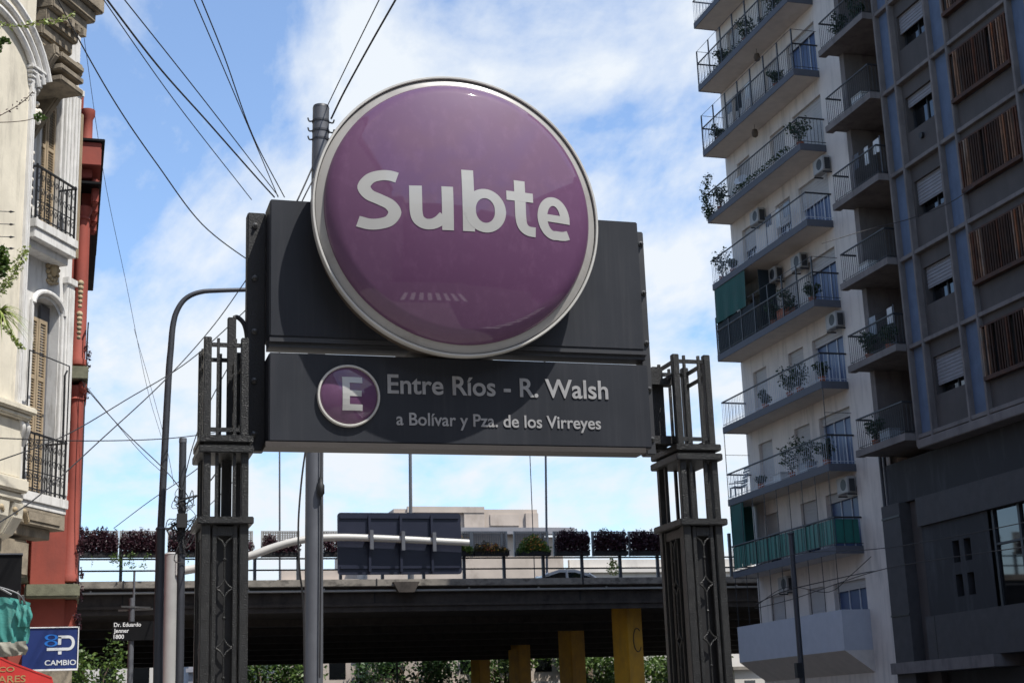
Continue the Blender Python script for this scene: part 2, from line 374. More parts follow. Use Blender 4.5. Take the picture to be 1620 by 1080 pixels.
def subte_letters():
    mb = MB(); lay = [0]
    X0, Z0, sx, sz = 1.555, 4.425, 1.315/763, .00168
    def sweep(P, wd, closed=False, n=7):
        P = [Vector((x, 0, z)) for x, z in P]; pts = P if len(P) == 2 else spline(P, n)
        if closed: pts = pts[:-1]
        k = len(pts); lay[0] += 1; e0 = .00012*lay[0]; base = len(mb.v)
        for i, p in enumerate(pts):
            if closed: d = pts[(i+1) % k]-pts[i-1]
            else: d = pts[min(i+1, k-1)]-pts[max(i-1, 0)]
            d.normalize(); nn = Vector((-d.z, 0, d.x))
            ww = wd if not isinstance(wd, tuple) else wd[0]+(wd[1]-wd[0])*abs(d.x)
            for q, y in ((nn, 0), (-nn, 0), (-nn, .0004+e0), (nn, .0004+e0)):
                g = p+q*ww*.47; mb.v.append(Vector((X0+g.x*sx, y, Z0+g.z*sz)))
        for i in range(k if closed else k-1):
            a, b = base+4*i, base+4*((i+1) % k)
            for j in range(4): mb.f.append([a+j, a+(j+1) % 4, b+(j+1) % 4, b+j])
        if not closed: mb.f.append([base+j for j in range(4)]); mb.f.append([base+4*(k-1)+j for j in range(4)][::-1])
    def bar(x0, z0, x1, z1, wd):
        sweep([(x0+(x1-x0)*i/6, z0+(z1-z0)*i/6) for i in range(7)], wd, n=1)
    sweep([(137, 189), (112, 197), (82, 198), (48, 187), (27, 158), (42, 128), (78, 108), (112, 88), (127, 60), (110, 31), (76, 20), (42, 20), (6, 31)], (47, 41))
    sweep([(198, 160), (198, 100), (199, 62), (207, 36), (228, 21), (254, 21), (276, 32), (294, 50)], (46, 40)); bar(307, 160, 307, 0, 43)
    bar(380, 228, 380, 0, 45); sweep([(440+55*math.cos(R(a)), 80+63*math.sin(R(a))) for a in range(0, 361, 15)], (44, 37), True, 2)
    sweep([(570, 206), (570, 120), (571, 62), (579, 34), (598, 20), (626, 18)], (44, 38)); bar(519, 145, 620, 145, 37)
    sweep([(699+45*math.cos(R(a)), 80+64*math.sin(R(a))) for a in range(6, 286, 12)]+[(722, 17), (740, 19), (756, 25)], (41, 35), False, 2); bar(664, 79, 763, 79, 29)
    return mb
# ================================================================= METRO SIGN
def metro_sign():
    T = thing('metro_sign', 'dark grey metro station sign with a large purple disc reading Subte', 'metro sign', (2.25, 8.6, 0))
    Y0 = 8.5
    # upper panel: shallow box with lipped edge
    m1 = MB().box(1.10, 3.443, Y0, Y0+.24, 3.855, 4.70)
    m1.build('upper_panel', 'sign_grey', T, bevel=.006)
    mb = MB(); mb.box(1.10, 3.46, Y0+.03, Y0+.17, 3.80, 3.8525); mb.box(1.10, 3.46, Y0+.006, Y0+.03, 3.825, 3.8525)
    mb.build('edge_channel', 'sign_edge', T)
    MB().box(1.095, 3.447, Y0-.02, Y0+.21, 3.228, 3.752).build('lower_panel', 'sign_grey', T, bevel=.006)
    mb = MB(); mb.box(1.075, 3.40, Y0-.03, Y0+.14, 3.195, 3.225); mb.box(1.085, 3.44, Y0-.012, Y0+.12, 3.225, 3.229)
    mb.build('edge_channel', 'edge_brown', T)
    # posts
    for x0, x1, y in ((.985, 1.094, 8.66), (3.449, 3.512, 8.58)):
        p = MB().box(x0, x1, y, y+.10, 0.13 if False else 3.205, 4.665).build('post', 'iron_dark' if x0 < 2 else 'sign_edge', T, bevel=.006)
    for x in (1.03, 3.49):
        for z in (4.58, 4.25, 3.92, 3.62, 3.30):
            mb = MB(); mb.lathe((x, 8.66 if x < 2 else 8.58, z), [(.001, .026), (.009, .024), (.010, .010), (.018, .008), (.018, -.01)], 10)
            mb.build('bolt', 'bolt_dark', T, smooth=True)
    # arms fixing the sign to the pillars
    for a_ in ((.90, .99, 8.60, 8.66, 3.30, 3.34), (.90, .99, 8.60, 8.66, 3.66, 3.70), (3.51, 3.66, 8.60, 8.68, 3.28, 3.33), (3.51, 3.66, 8.60, 8.68, 3.66, 3.70)): MB().box(*a_).build('bracket', 'iron_dark', T)
    mb = MB(); mb.box(3.50, 3.62, 8.66, 8.70, 3.25, 3.78); mb.build('side_plate', 'iron_dark', T)
    # roundel
    cx, cz, Yf, RO = 2.206, 4.606, 8.30, .891
    c = (cx, Yf, cz)
    MB().lathe((cx, Yf, cz), [(.80, -.44), (.845, -.44), (.85, -.43), (.85, -.03), (.83, -.025)], 128).build('roundel_housing', 'drum', T, smooth=True)
    MB().lathe(c, [(RO-.045, -.045), (RO-.006, -.042), (RO, -.032), (RO, .012), (RO-.004, .018), (RO-.014, .018), (RO-.017, .012), (RO-.017, -.01)], 160).build('rim', 'rim_metal', T, smooth=True)
    MB().lathe(c, [(RO-.017, .0), (RO-.06, .022), (RO-.085, .024), (RO-.10, .024)], 160).build('light_ring', 'rim_white', T, smooth=True)
    MB().lathe(c, [(RO-.0175, .001), (RO-.0175, .004), (RO-.021, .005), (RO-.021, .001)], 128).build('rubber_seal', 'rubber', T)
    RD = RO-.068
    def dome_h(r):
        r = min(r, RD)
        s_ = .050
        e = 1-((r-(RD-.085))/.085)**2 if r > RD-.085 else 1
        return .022 + s_*math.sqrt(max(e, 0)) + .15*(1-(r/RD)**2)
    prof = [(RD, .0)]
    for i in range(41):
        a = i/40*math.pi/2; r_ = RD-.085+.085*math.cos(a); prof.append((r_, dome_h(r_)))
    for i in range(1, 60): r_ = (RD-.085)*(1-i/60); prof.append((r_, dome_h(r_)))
    prof.append((.0005, dome_h(0)))
    dm = MB().lathe(c, prof, 192).build('dome', 'purple', T, smooth='all')
    tm = subte_letters()
    for v in tm.v:
        r_ = math.hypot(v.x-cx, v.z-cz); v.y = Yf - dome_h(r_) - .0014 - v.y
    tm.build('lettering', 'letter_white', dm, smooth=False)
    # line badge
    bx, bz, Yb = 1.557, 3.502, Y0-.0205
    rm = MB().lathe((bx, Yb, bz), [(.186, -.01), (.186, .018), (.182, .024), (.174, .024), (.170, .018), (.170, 0)], 72).build('badge_rim', 'rim_metal', T, smooth=True)
    pr = [(.171, .005), (.169, .014), (.160, .022)] + [(.160*(1-i/20), .022+.035*(1-(1-i/20)**2)) for i in range(1, 20)] + [(.0005, .057)]
    bd = MB().lathe((bx, Yb, bz), pr, 96).build('line_badge', 'purple', T, smooth='all')
    tm = MB(); x0, x1, z0, z1 = 1.513, 1.632, 3.408, 3.608
    for bx0, bx1, bz0, bz1 in ((x0, x0+.042, z0, z1), (x0+.042, x1, z1-.036, z1), (x0+.042, x1-.006, z0+.083, z0+.118), (x0+.042, x1, z0, z0+.036)):
        n = 6
        for i in range(n):
            for j in range(n):
                a0 = bx0+(bx1-bx0)*i/n; a1 = bx0+(bx1-bx0)*(i+1)/n; b0 = bz0+(bz1-bz0)*j/n; b1 = bz0+(bz1-bz0)*(j+1)/n
                h = lambda x, z: Yb - (.022+.035*(1-(math.hypot(x-bx, z-bz)/.16)**2)) - .003
                tm.add([(a0, h(a0, b0), b0), (a1, h(a1, b0), b0), (a1, h(a1, b1), b1), (a0, h(a0, b1), b1)], [(0, 1, 2, 3)])
    tm.build('badge_letter', 'letter_white', bd)
    t1 = text_mb('Entre Ríos - R. Walsh', 1.790, 3.528, 1.384, .118, off=.016, Y=Y0-.0215, extrude=.0045)
    t1.build('station_name', 'letter_steel', T)
    t2 = text_mb('a Bolívar y Pza. de los Virreyes', 1.840, 3.338, 1.276, .078, off=.014, Y=Y0-.0215, extrude=.004)
    t2.build('direction_text', 'letter_steel', T)
metro_sign()

# ================================================================= IRON PILLARS
def iron_pillar(X, label, hookpipe):
    Yf = 8.50; W, Dp = .262, .40
    T = thing('iron_pillar', label, 'pillar', (X+W/2, Yf+Dp/2, .13), 'cast iron pillars holding the metro sign')
    F = {'front': (Vector((X, Yf, 0)), Vector((1, 0, 0)), Vector((0, -1, 0)), W),
         'back': (Vector((X+W, Yf+Dp, 0)), Vector((-1, 0, 0)), Vector((0, 1, 0)), W),
         'near': (Vector((X, Yf+Dp, 0)), Vector((0, -1, 0)), Vector((-1, 0, 0)), Dp),
         'far': (Vector((X+W, Yf, 0)), Vector((0, 1, 0)), Vector((1, 0, 0)), Dp)}
    cw = .05
    for ax in (X, X+W-cw):
        for ay in (Yf, Yf+Dp-cw):
            MB().box(ax, ax+cw, ay, ay+cw, .30, 2.755).build('corner_post', 'iron', T, bevel=.004)
            MB().box(ax+.006, ax+cw-.002, ay+.004, ay+cw-.004, 2.793, 3.16).build('corner_post', 'iron', T, bevel=.004)
            MB().box(ax, ax+cw-.006, ay, ay+cw-.006, 3.26, 3.838).build('corner_post', 'iron', T, bevel=.004)
    MB().box(X+.062, X+W-.062, Yf+.062, Yf+Dp-.062, .3, 2.75).build('core', 'black_paint_and_shade', T)  # black colour paints in the recess shade behind the ornament
    for nm, z0, z1, o in (('collar', 3.219, 3.260, .020), ('collar', 3.158, 3.201, .024), ('collar', 2.754, 2.795, .026), ('plinth', .13, .30, .04)):
        MB().box(X-o, X+W+o, Yf-o, Yf+Dp+o, z0, z1).build(nm, 'iron', T, bevel=.005)
    MB().box(X+.01, X+W-.01, Yf+.01, Yf+Dp-.01, 3.200, 3.220).build('neck', 'iron_dark', T)
    for k, (O, t, n, wd) in F.items():
        fr = (O, t, n)
        mb = MB()
        # framing rails of the tall panel
        a = cw+.012; b = a+.024
        mb.fbox(fr, a, b, -.030, -.008, .34, 2.75); mb.fbox(fr, wd-b, wd-a, -.030, -.008, .34, 2.75)
        mb.fbox(fr, b, wd-b, -.030, -.010, 2.69, 2.745); mb.fbox(fr, b, wd-b, -.030, -.010, .34, .40)
        if wd > .3:
            for q in (.38, .62): mb.fbox(fr, wd*q-.008, wd*q+.008, -.032, -.014, .4, 2.69)
        mb.build('panel_frame', 'iron', T, bevel=.003)
        # ornament
        om = MB(); P = lambda u, z, d=-.014: O + t*u + n*d + Vector((0, 0, z)); cu = wd/2; r_ = .0058
        zt = 2.69
        for sgn in (-1, 1):
            om.tube([P(cu+sgn*.048, zt), P(cu+sgn*.036, zt-.012), P(cu+sgn*.014, zt-.03), P(cu, zt-.062)], r_, 6)
        z = 2.398; zprev = zt-.06
        while z > .6:
            om.tube([P(cu, zprev), P(cu, z+.05)], r_, 6); om.ball(P(cu, (zprev+z+.05)/2+(.02 if zprev > 2.6 else 0)), .0105)
            hw, hh = .043, .05
            for s1 in (-1, 1):
                for s2 in (-1, 1):
                    om.tube([P(cu, z+s2*hh), P(cu+s1*.012, z+s2*.028), P(cu+s1*.024, z+s2*.014), P(cu+s1*hw, z+s2*.002)], r_, 6)
            zprev = z-.05; z -= .324
        om.tube([P(cu, zprev), P(cu, .40)], r_, 6)
        om.build('ornament', 'iron', T, smooth=True)
        # open cages above
        cg = MB(); k1 = .082*wd/.262; k2 = wd-k1
        for q in ((k1, k2) if k == 'front' else (k1,) if k in ('near', 'far') else (wd/2,)):
            cg.fbox(fr, q-.009, q+.009, -.030, -.010, 2.795, 3.157)
            cg.fbox(fr, q-.008, q+.008, -.026, -.008, 3.262, 3.832)
        cg.fbox(fr, .045, wd-.045, -.024, -.010, 3.782, 3.806); cg.fbox(fr, .045, wd-.045, -.024, -.010, 3.284, 3.308)
        if nm and k in ('near', 'far'):
            cg.fbox(fr, .045, wd-.045, -.024, -.010, 3.70, 3.722)
        cg.build('cage_bar', 'iron', T)
    # inner dark stanchion
    MB().box(X+.135, X+.19, Yf+.24, Yf+.30, 2.75, 3.22).build('core', 'iron_dark', T)
    if hookpipe:
        MB().box(X+.155, X+.205, Yf+.22, Yf+.26, 3.22, 4.02).build('stanchion', 'iron_dark', T, bevel=.004)
        pts = spline([(X+.19, Yf+.24, 4.02), (X+.215, Yf+.24, 4.025), (X+.25, Yf+.22, 3.98), (X+.265, Yf+.2, 3.90), (X+.262, Yf+.18, 3.80)])
        MB().tube(pts, .014, 8).build('conduit_hook', 'iron_dark', T, smooth=True)
    return T
iron_pillar(.725, 'dark cast iron pillar left of the metro sign, with a bent conduit on top', True)
iron_pillar(3.628, 'dark cast iron pillar right of the metro sign, rusty inside its open top cage', False)

# ================================================================= POLES
def cyl(x, y, z0, z1, r0, r1=None, seg=20): return MB().tube([(x, y, z0), (x, y, z1)], [r0, r0 if r1 is None else r1], seg)
def centre_pole():
    T = thing('utility_pole', 'tall grey steel pole rising behind the metro sign with cable hooks at its top', 'pole', (3.22, 20, .13))
    MB().tube([(3.16, 20, .13), (3.20, 20, 5.2), (3.31, 20, 10.32)], [.128, .12, .118], 28).build('shaft', 'pole_grey', T, smooth=True)
    MB().tube([(3.31, 20, 10.322), (3.31, 20, 10.36)], [.12, .11], 28).build('cap', 'pole_dark', T, smooth=True)
    for z in (10.1, 9.95, 9.82):
        MB().lathe((3.305, 20, z), [(.118, 0), (.126, .001), (.126, .03), (.118, .031)], 28, 'Z').build('band', 'pole_dark', T, smooth=True)
        for s_ in (-1, 1):
            MB().tube(spline([(3.305+s_*.12, 19.98, z+.01), (3.305+s_*.17, 19.97, z), (3.305+s_*.19, 19.97, z+.05)], 4), .012, 6).build('hook', 'iron_dark', T)
    MB().tube([(3.30, 19.86, 8.2), (3.19, 19.86, 8.45)], .03, 8).build('clamp', 'iron_dark', T)
    pts = spline([(3.27, 19.86, 6.5), (3.265, 19.85, 5.2), (3.26, 19.85, 4.93)], 5)
    MB().tube(pts, .008, 6).build('guy_cable', 'wire', T)
    MB().lathe((3.258, 19.84, 4.66), [(.01, 0), (.028, .02), (.05, .05), (.05, .16), (.03, .19), (.02, .27)], 10, 'Z').build('insulator', 'iron_dark', T, smooth=True)
    MB().tube(spline([(3.258, 19.85, 4.66), (3.262, 19.85, 4.3), (3.25, 19.85, 3.4), (3.235, 19.85, 2.3)], 5), .011, 6).build('guy_cable', 'wire', T)
centre_pole()
def left_lamp():
    T = thing('street_lamp', 'slim dark street lamp left of the sign, its arm curving over to the right', 'street lamp', (1.67, 28, .13))
    MB().tube([(1.70, 28, .13), (1.66, 28, 3.6), (1.66, 28, 5.3)], [.088, .086, .082], 16).build('base_shaft', 'pole_dark', T, smooth=True)
    MB().tube([(1.66, 28, 5.3), (1.66, 28, 5.34)], [.10, .08], 16).build('joint', 'pole_dark', T)
    P = [(1.66, 28, 5.3), (1.735, 28, 8.0), (1.77, 28, 8.7), (1.80, 28, 9.15), (1.87, 28, 9.45), (2.03, 28, 9.70), (2.30, 28, 9.84), (2.7, 28, 9.89), (3.6, 28, 9.96)]
    MB().tube(spline(P, 6), [.066-.026*i/48 for i in range(49)], 14).build('curved_arm', 'pole_dark', T, smooth=True)
    MB().lathe((3.85, 28, 9.9), [(.02, .12), (.16, .09), (.2, 0), (.15, -.06), (.01, -.09)], 16, 'Z').build('lamp_head', 'pole_light', T, smooth=True)
left_lamp()
def thin_pole():
    x, y = 1.99, 27.5
    T = thing('telephone_pole', 'thin grey pole beside the slim street lamp, wrapped in tangled cable halfway up', 'pole', (x, y, .13))
    MB().tube([(x+.03, y, .13), (x, y, 6.82)], [.075, .066], 16).build('shaft', 'pole_dark', T, smooth=True)
    MB().tube([(x, y, 6.82), (x, y, 6.9)], [.072, .07], 16).build('cap', 'pole_grey', T, smooth=True)
    mb = MB(); random.seed(3)
    for i in range(16):
        z = random.uniform(4.9, 5.9); p = [Vector((x+random.uniform(-.28, .28), y-.08+random.uniform(-.06, .06), z+random.uniform(-.25, .25))) for _ in range(5)]
        p[0] = Vector((x, y-.07, z)); p[-1] = Vector((x+random.uniform(-.08, .08), y-.08, z-.3))
        mb.tube(spline(p, 5), random.choice((.006, .009, .012)), 5)
    for i in range(5):
        z = 4.8+.22*i; mb.lathe((x, y, z), [(.068, 0), (.085, .002), (.085, .04), (.068, .042)], 12, 'Z')
    mb.build('cable_tangle', 'wire', T)
    MB().box(x-.09, x+.09, y-.2, y-.075, 5.25, 5.5).build('junction_box', 'iron_dark', T)
thin_pole()
def gantry():
    T = thing('road_sign_gantry', 'pale post and long arm carrying a dark blue road sign seen from the back', 'road sign', (2.30, 35, 0))
    MB().tube([(2.31, 35, 0), (2.32, 35, 5.66)], [.17, .158], 24).build('post', 'pole_light', T, smooth=True)
    MB().tube([(2.32, 35, 5.66), (2.32, 35, 5.70)], [.165, .12], 24).build('post_cap', 'pole_light', T, smooth=True)
    MB().box(2.40, 2.60, 34.84, 35.16, 5.16, 5.55).build('flange', 'pole_cream', T, bevel=.02)
    for z in (5.26, 5.45):
        MB().lathe((2.52, 34.84, z), [(.001, .03), (.025, .028), (.025, 0)], 8).build('bolt', 'steel', T)
    pts = spline([(2.58, 35, 5.29), (3.3, 35, 5.42), (4.09, 35, 5.62), (4.65, 35, 5.82), (5.2, 35, 5.97), (5.9, 35, 6.045), (7.0, 35, 6.03), (9.33, 35, 5.92)], 6)
    MB().tube(pts, [.10-.02*i/(len(pts)-1) for i in range(len(pts))], 18).build('arm', 'pole_cream', T, smooth=True)
    MB().lathe((0, 0, 0), [(.105, 0), (.115, .01), (.115, .09), (.105, .1)], 16, 'Z')
    x0, x1, z0, z1, y = 6.17, 9.19, 5.19, 6.66, 35.18
    r_ = .08; poly = []
    for cx_, cz_, a0 in ((x1-r_, z1-r_, 0), (x0+r_, z1-r_, 90), (x0+r_, z0+r_, 180), (x1-r_, z0+r_, 270)):
        for k in range(5): a = R(a0+22.5*k); poly.append((cx_+r_*math.cos(a), y, cz_+r_*math.sin(a)))
    b = MB().prism(poly, (0, 1, 0), .03).build('sign_board', 'navy', T)
    mb = MB(); mb.box(x0+.06, x1-.06, y-.035, y-.002, z1-.14, z1-.08); mb.box(x0+.06, x1-.06, y-.035, y-.002, z0+.14, z0+.2)
    mb.build('stiffener', 'navy', T)
    for x in (6.93, 7.69, 8.45):
        MB().box(x-.03, x+.03, y-.08, y-.036, z0+.06, z1-.06).build('rib', 'navy', T)
        zc = 5.985-(x-7)*.035
        mb = MB().box(x-.045, x+.045, 34.86, 34.905, zc-.24, zc+.22); mb.box(x-.045, x+.045, 34.9, y-.08, zc+.12, zc+.2)
        mb.build('clamp', 'pole_grey', T, bevel=.008)
gantry()
def street_name():
    x, y = 1.27, 30
    T = thing('street_name_sign', 'black street name plate reading Dr. Eduardo Jenner 1800 on a slim metal post', 'street sign', (x, y, .13))
    MB().tube([(x, y, .13), (x, y, 4.25)], .055, 14).build('post', 'pole_grey', T, smooth=True)
    MB().tube([(x+.03, y, 4.25), (x+.03, y, 4.75)], .022, 8).build('post_tip', 'pole_grey', T, smooth=True)
    pl = MB().box(.92, 1.71, y-.085, y-.07, 3.44, 3.80).build('name_plate', 'sign_black', T, bevel=.004)
    for i, s_ in enumerate(('Dr. Eduardo', 'Jenner', '1800')):
        ww = {0: .50, 1: .28, 2: .19}[i]
        text_mb(s_, .945, 3.705-i*.112, ww, .078, off=.014, Y=y-.0852, extrude=.002).build('plate_text', 'print_grey', pl)
    # the two crossing plates seen almost edge on
    for a, l in ((12, .33), (-8, .34)):
        mb = MB(); d = Vector((math.cos(R(a)), math.sin(R(a))*3, 0)).normalized(); n = Vector((-d.y, d.x, 0))
        c = Vector((x+.07, y-.02, 4.02+(.05 if a > 0 else 0)))
        mb.add([c-d*l-n*.012+Vector((0, 0, -.01)), c+d*l-n*.012+Vector((0, 0, -.01)), c+d*l+n*.012+Vector((0, 0, -.01)), c-d*l+n*.012+Vector((0, 0, -.01)),
                c-d*l-n*.012+Vector((0, 0, .02)), c+d*l-n*.012+Vector((0, 0, .02)), c+d*l+n*.012+Vector((0, 0, .02)), c-d*l+n*.012+Vector((0, 0, .02))],
               [(0,3,2,1),(4,5,6,7),(0,1,5,4),(1,2,6,5),(2,3,7,6),(3,0,4,7)])
        mb.build('cross_blade', 'steel', T)
street_name()
def dark_pole():
    T = thing('lamp_post', 'dark slender post standing in front of the white balcony building', 'pole', (19.42, 38, 0))
    MB().tube([(19.42, 38, 0), (19.44, 38, 6.5)], [.085, .07], 14).build('shaft', 'pole_dark', T, smooth=True)
    MB().lathe((19.44, 38, 6.5), [(.07, 0), (.10, .01), (.10, .05), (.01, .08)], 14, 'Z').build('cap', 'pole_dark', T, smooth=True)
    MB().box(19.25, 19.42, 37.9, 38.05, 2.6, 3.0).build('signal_box', 'iron_dark', T)
dark_pole()

# ================================================================= OVERPASS
def overpass():
    T = thing('overpass', 'long dark concrete motorway overpass crossing the street on yellow columns', 'bridge', (24, 83, 0))
    X0, X1 = -16, 52
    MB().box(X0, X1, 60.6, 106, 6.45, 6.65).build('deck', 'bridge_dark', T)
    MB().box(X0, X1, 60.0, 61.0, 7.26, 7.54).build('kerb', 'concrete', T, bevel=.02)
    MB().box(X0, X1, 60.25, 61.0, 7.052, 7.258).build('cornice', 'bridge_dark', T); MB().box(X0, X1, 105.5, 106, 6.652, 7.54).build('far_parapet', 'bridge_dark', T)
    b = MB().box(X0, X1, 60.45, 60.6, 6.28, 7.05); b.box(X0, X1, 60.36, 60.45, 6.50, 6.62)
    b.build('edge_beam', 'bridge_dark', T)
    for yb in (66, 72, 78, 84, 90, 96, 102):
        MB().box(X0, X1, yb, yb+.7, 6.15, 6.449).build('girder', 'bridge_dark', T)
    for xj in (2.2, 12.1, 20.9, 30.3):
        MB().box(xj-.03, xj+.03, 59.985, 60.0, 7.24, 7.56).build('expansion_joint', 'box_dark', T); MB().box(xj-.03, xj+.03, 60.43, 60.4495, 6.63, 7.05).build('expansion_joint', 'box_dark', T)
    MB().tube([(X0, 60.18, 7.10), (X1, 60.18, 7.10)], .045, 8).build('pipe', 'pole_light', T, smooth=True)
    for x in range(-2, 36, 3):
        MB().box(x-.03, x+.03, 60.15, 60.26, 7.12, 7.2).build('pipe_clip', 'pole_light', T)
    MB().prism([(12.75, 59.85, 7.42), (13.85, 59.85, 7.42), (13.62, 59.85, 7.0), (12.98, 59.85, 7.0)], (0, 1, 0), .39).build('bracket', 'bridge_dark', T)
    Yr = 60.35
    rl = MB()
    for z in (8.42, 7.97): rl.box(-4, 34, Yr, Yr+.05, z-.03, z+.03)
    rl.build('rail', 'iron_dark', T)
    x = .38
    while x < 30:
        MB().box(x-.06, x+.06, Yr-.03, Yr+.09, 7.541, 8.6 if x < 13 else 9.45).build('rail_post', 'pole_dark', T); x += 1.72
    for (cx_, cy_, s_) in ((23.75, 62.6, .95), (25.2, 74.6, .98), (27.0, 90, .98), (28.3, 104, .98)):
        c = MB(); an = R(24); d = [Vector((math.cos(an+k*math.pi/2+math.pi/4), math.sin(an+k*math.pi/2+math.pi/4), 0))*s_*.707 for k in range(4)]
        c.add([Vector((cx_, cy_, 0))+q for q in d]+[Vector((cx_, cy_, 6.449))+q for q in d], [(0,1,2,3),(4,5,6,7),(0,1,5,4),(1,2,6,5),(2,3,7,6),(3,0,4,7)])
        cc = c.build('column', 'yellow', T, bevel=.03)
        if cy_ < 65:
            n = Vector((math.cos(an-math.pi/2), math.sin(an-math.pi/2), 0)); t = Vector((math.cos(an), math.sin(an), 0)); pm = []
            for k in range(22):
                a = R(50+k*13); pm.append(Vector((cx_, cy_, 5.05))+n*(s_/2+.008)+t*(.12+.25*math.cos(a))+Vector((0, 0, .5*math.sin(a))))
            MB().tube(pm, .022, 5).build('painted_ring', 'black_paint_and_shade', cc)
    return T
overpass()

# planters on the overpass
def planter_unit():
    T = thing('flower_box', 'x', 'planter', (0, 60.1, 8.45), 'planter boxes with lattice backs on the overpass railing')
    MB().box(-.74, .74, 59.92, 60.26, 8.46, 8.66).build('box', 'box_dark', T, bevel=.02)
    f = MB(); f.box(-.77, -.71, 60.27, 60.33, 8.46, 9.52); f.box(.71, .77, 60.27, 60.33, 8.46, 9.52); f.box(-.71, .71, 60.27, 60.33, 9.47, 9.52)
    f.build('frame', 'pole_light', T)
    g = MB()
    for i in range(15): x = -.67+i*.0957; g.box(x-.026, x+.026, 60.285, 60.315, 8.66, 9.47)
    for i in range(9): z = 8.72+i*.088; g.box(-.71, .71, 60.28, 60.284, z-.022, z+.022)
    g.build('lattice', 'mesh_grid', T)
    return T
def copy_tree(o, loc):
    r_ = o.copy(); col.objects.link(r_); r_.location = loc; WO[r_.name] = Vector(loc)
    for ch in o.children:
        c = ch.copy(); col.objects.link(c); c.parent = r_; WO[c.name] = Vector(loc)
        for g in ch.children:
            d = g.copy(); col.objects.link(d); d.parent = c
    return r_
units = [(1.2,'p'),(2.78,'p'),(4.62,'p'),(6.4,'m'),(8.26,'m'),(10.7,'m'),(12.35,'p'),(14.0,'p'),(15.7,'f'),(16.97,'r'),(18.78,'f'),(20.52,'p'),(22.24,'p'),(23.9,'p'),(25.6,'p')]
units = [(15.42, 'f') if u[0] == 15.7 else u for u in units]
names = {'p': 'dense dark purple shrub', 'm': 'thin dark purple shrub', 'f': 'green bush with red and yellow flowers', 'r': 'dry green and pinkish bush'}
where = ['nearest the red building', 'second from red building', 'behind the two slim poles', 'just left of the left iron pillar', 'just right of the left iron pillar', 'right of the tall grey pole',
         'behind the blue road sign, left half', 'behind the blue road sign, right half', 'peeking past the blue sign edge', 'just right of the blue road sign', 'below the beige building roof', 'above the white car roof',
         'right of the white car roof', 'touching the right iron pillar', 'behind the right iron pillar']
pu = planter_unit()
for i, (x, k) in enumerate(units):
    p = pu if i == 0 else copy_tree(pu, (0, 0, 0))
    p.location = (x, 60.1, 8.45); WO[p.name] = Vector((x, 60.1, 8.45))
    p['label'] = 'dark lattice-backed planter box '+where[i]
    random.seed(20+i)
    S = thing('shrub', names[k]+' on the overpass '+where[i], 'shrub', (x, 60.1, 8.7), 'shrubs planted along the overpass railing')
    fm = MB(); st = MB()
    full = 1 if x < 6 or (11 < x < 15) or x > 21.5 else .72
    for q in range(9):
        cx_ = x-.62+q*.155; h = {'p': random.uniform(.42, .54), 'm': random.uniform(.12, .46), 'f': random.uniform(.36, .46)-.012*abs(q-4)**2, 'r': random.uniform(.18, .34)-.01*q}[k]
        zc = 8.52+h
        leaves(fm, (cx_, 60.0, zc+random.uniform(-.03, .03)), (.17, .20, h), int({'p': 430, 'm': 330, 'f': 360, 'r': 330}[k]*h*2.0), .10, up_=.4)
        st.tube([(cx_, 60.05, 8.75), (cx_+random.uniform(-.1, .1), 60.0, zc+h*.8)], [.014, .006], 5)
        if k == 'p' and random.random() < .5: leaves(fm, (cx_+random.uniform(-.05,.05), 60.0, zc+h*.95), (.07, .1, .14), 26, .07, up_=1)
    lm = {'p': 'leaf_purple', 'm': 'leaf_purple', 'f': 'leaf_mid', 'r': 'leaf_dry'}[k]
    fm.build('foliage', lm, S); st.build('stem', 'bark', S)
    if k in 'fr':
        fl = MB(); leaves(fl, (x, 59.77, 9.0 if k == 'f' else 8.8), (.62, .1, .36 if k == 'f' else .2), 90, .085); fl.build('flowers', 'leaf_flower', S)
# hanging green creeper and small climbing weed
fm = MB(); random.seed(5)
for q in range(14):
    x = random.uniform(1.6, 3.1); z = random.uniform(8.05, 8.75)
    leaves(fm, (x, 59.8, z), (.2, .08, .12), 22, .08)
for q in range(7):
    x = random.uniform(.8, 6); leaves(fm, (x, 59.84, 8.3), (.06, .05, .25), 14, .07)
solo('creeper', fm, 'leaf', 'green creeper trailing below the purple overpass shrubs on the left', 'creeper')
fm = MB(); leaves(fm, (22.35, 60.2, 7.95), (.3, .12, .35), 160, .1); leaves(fm, (22.3, 60.2, 8.25), (.12, .1, .25), 60, .1)
solo('weed', fm, 'leaf_lime', 'bright green weed sprouting at the overpass kerb right of the white car', 'plant')

# masts seen beyond
for px, py0, py1, r_, nm in ((443, 500, 838, .045, 'thin lightning mast behind the tall grey pole'), (648, 470, 806, .085, 'light metal mast rising above the blue road sign'), (861, 430, 838, .055, 'slim mast at the right end of the beige roof')):
    Yp = 63.5
    a = onY(px, py1, Yp); b = onY(px-1, py0, Yp)
    T = thing('mast', nm, 'mast', (a.x, Yp, 6.65))
    MB().tube([(a.x, Yp, 6.65), (b.x, Yp, b.z)], [r_, r_*.7], 10).build('shaft', 'pole_grey', T, smooth=True)
    MB().tube([(a.x, Yp, 6.65), (a.x, Yp, 9.6 if r_ > .06 else 7.5)], r_*1.6, 12).build('base', 'pole_grey', T, smooth=True)
a = onY(843, 838, 62.9); b = onY(841, 600, 62.9)
solo('antenna', MB().tube([(a.x, 62.9, 6.66), (a.x, 62.9, b.z)], .02, 6), 'pole_dark', 'hair-thin antenna above the beige roof, beside the slim mast', 'antenna')

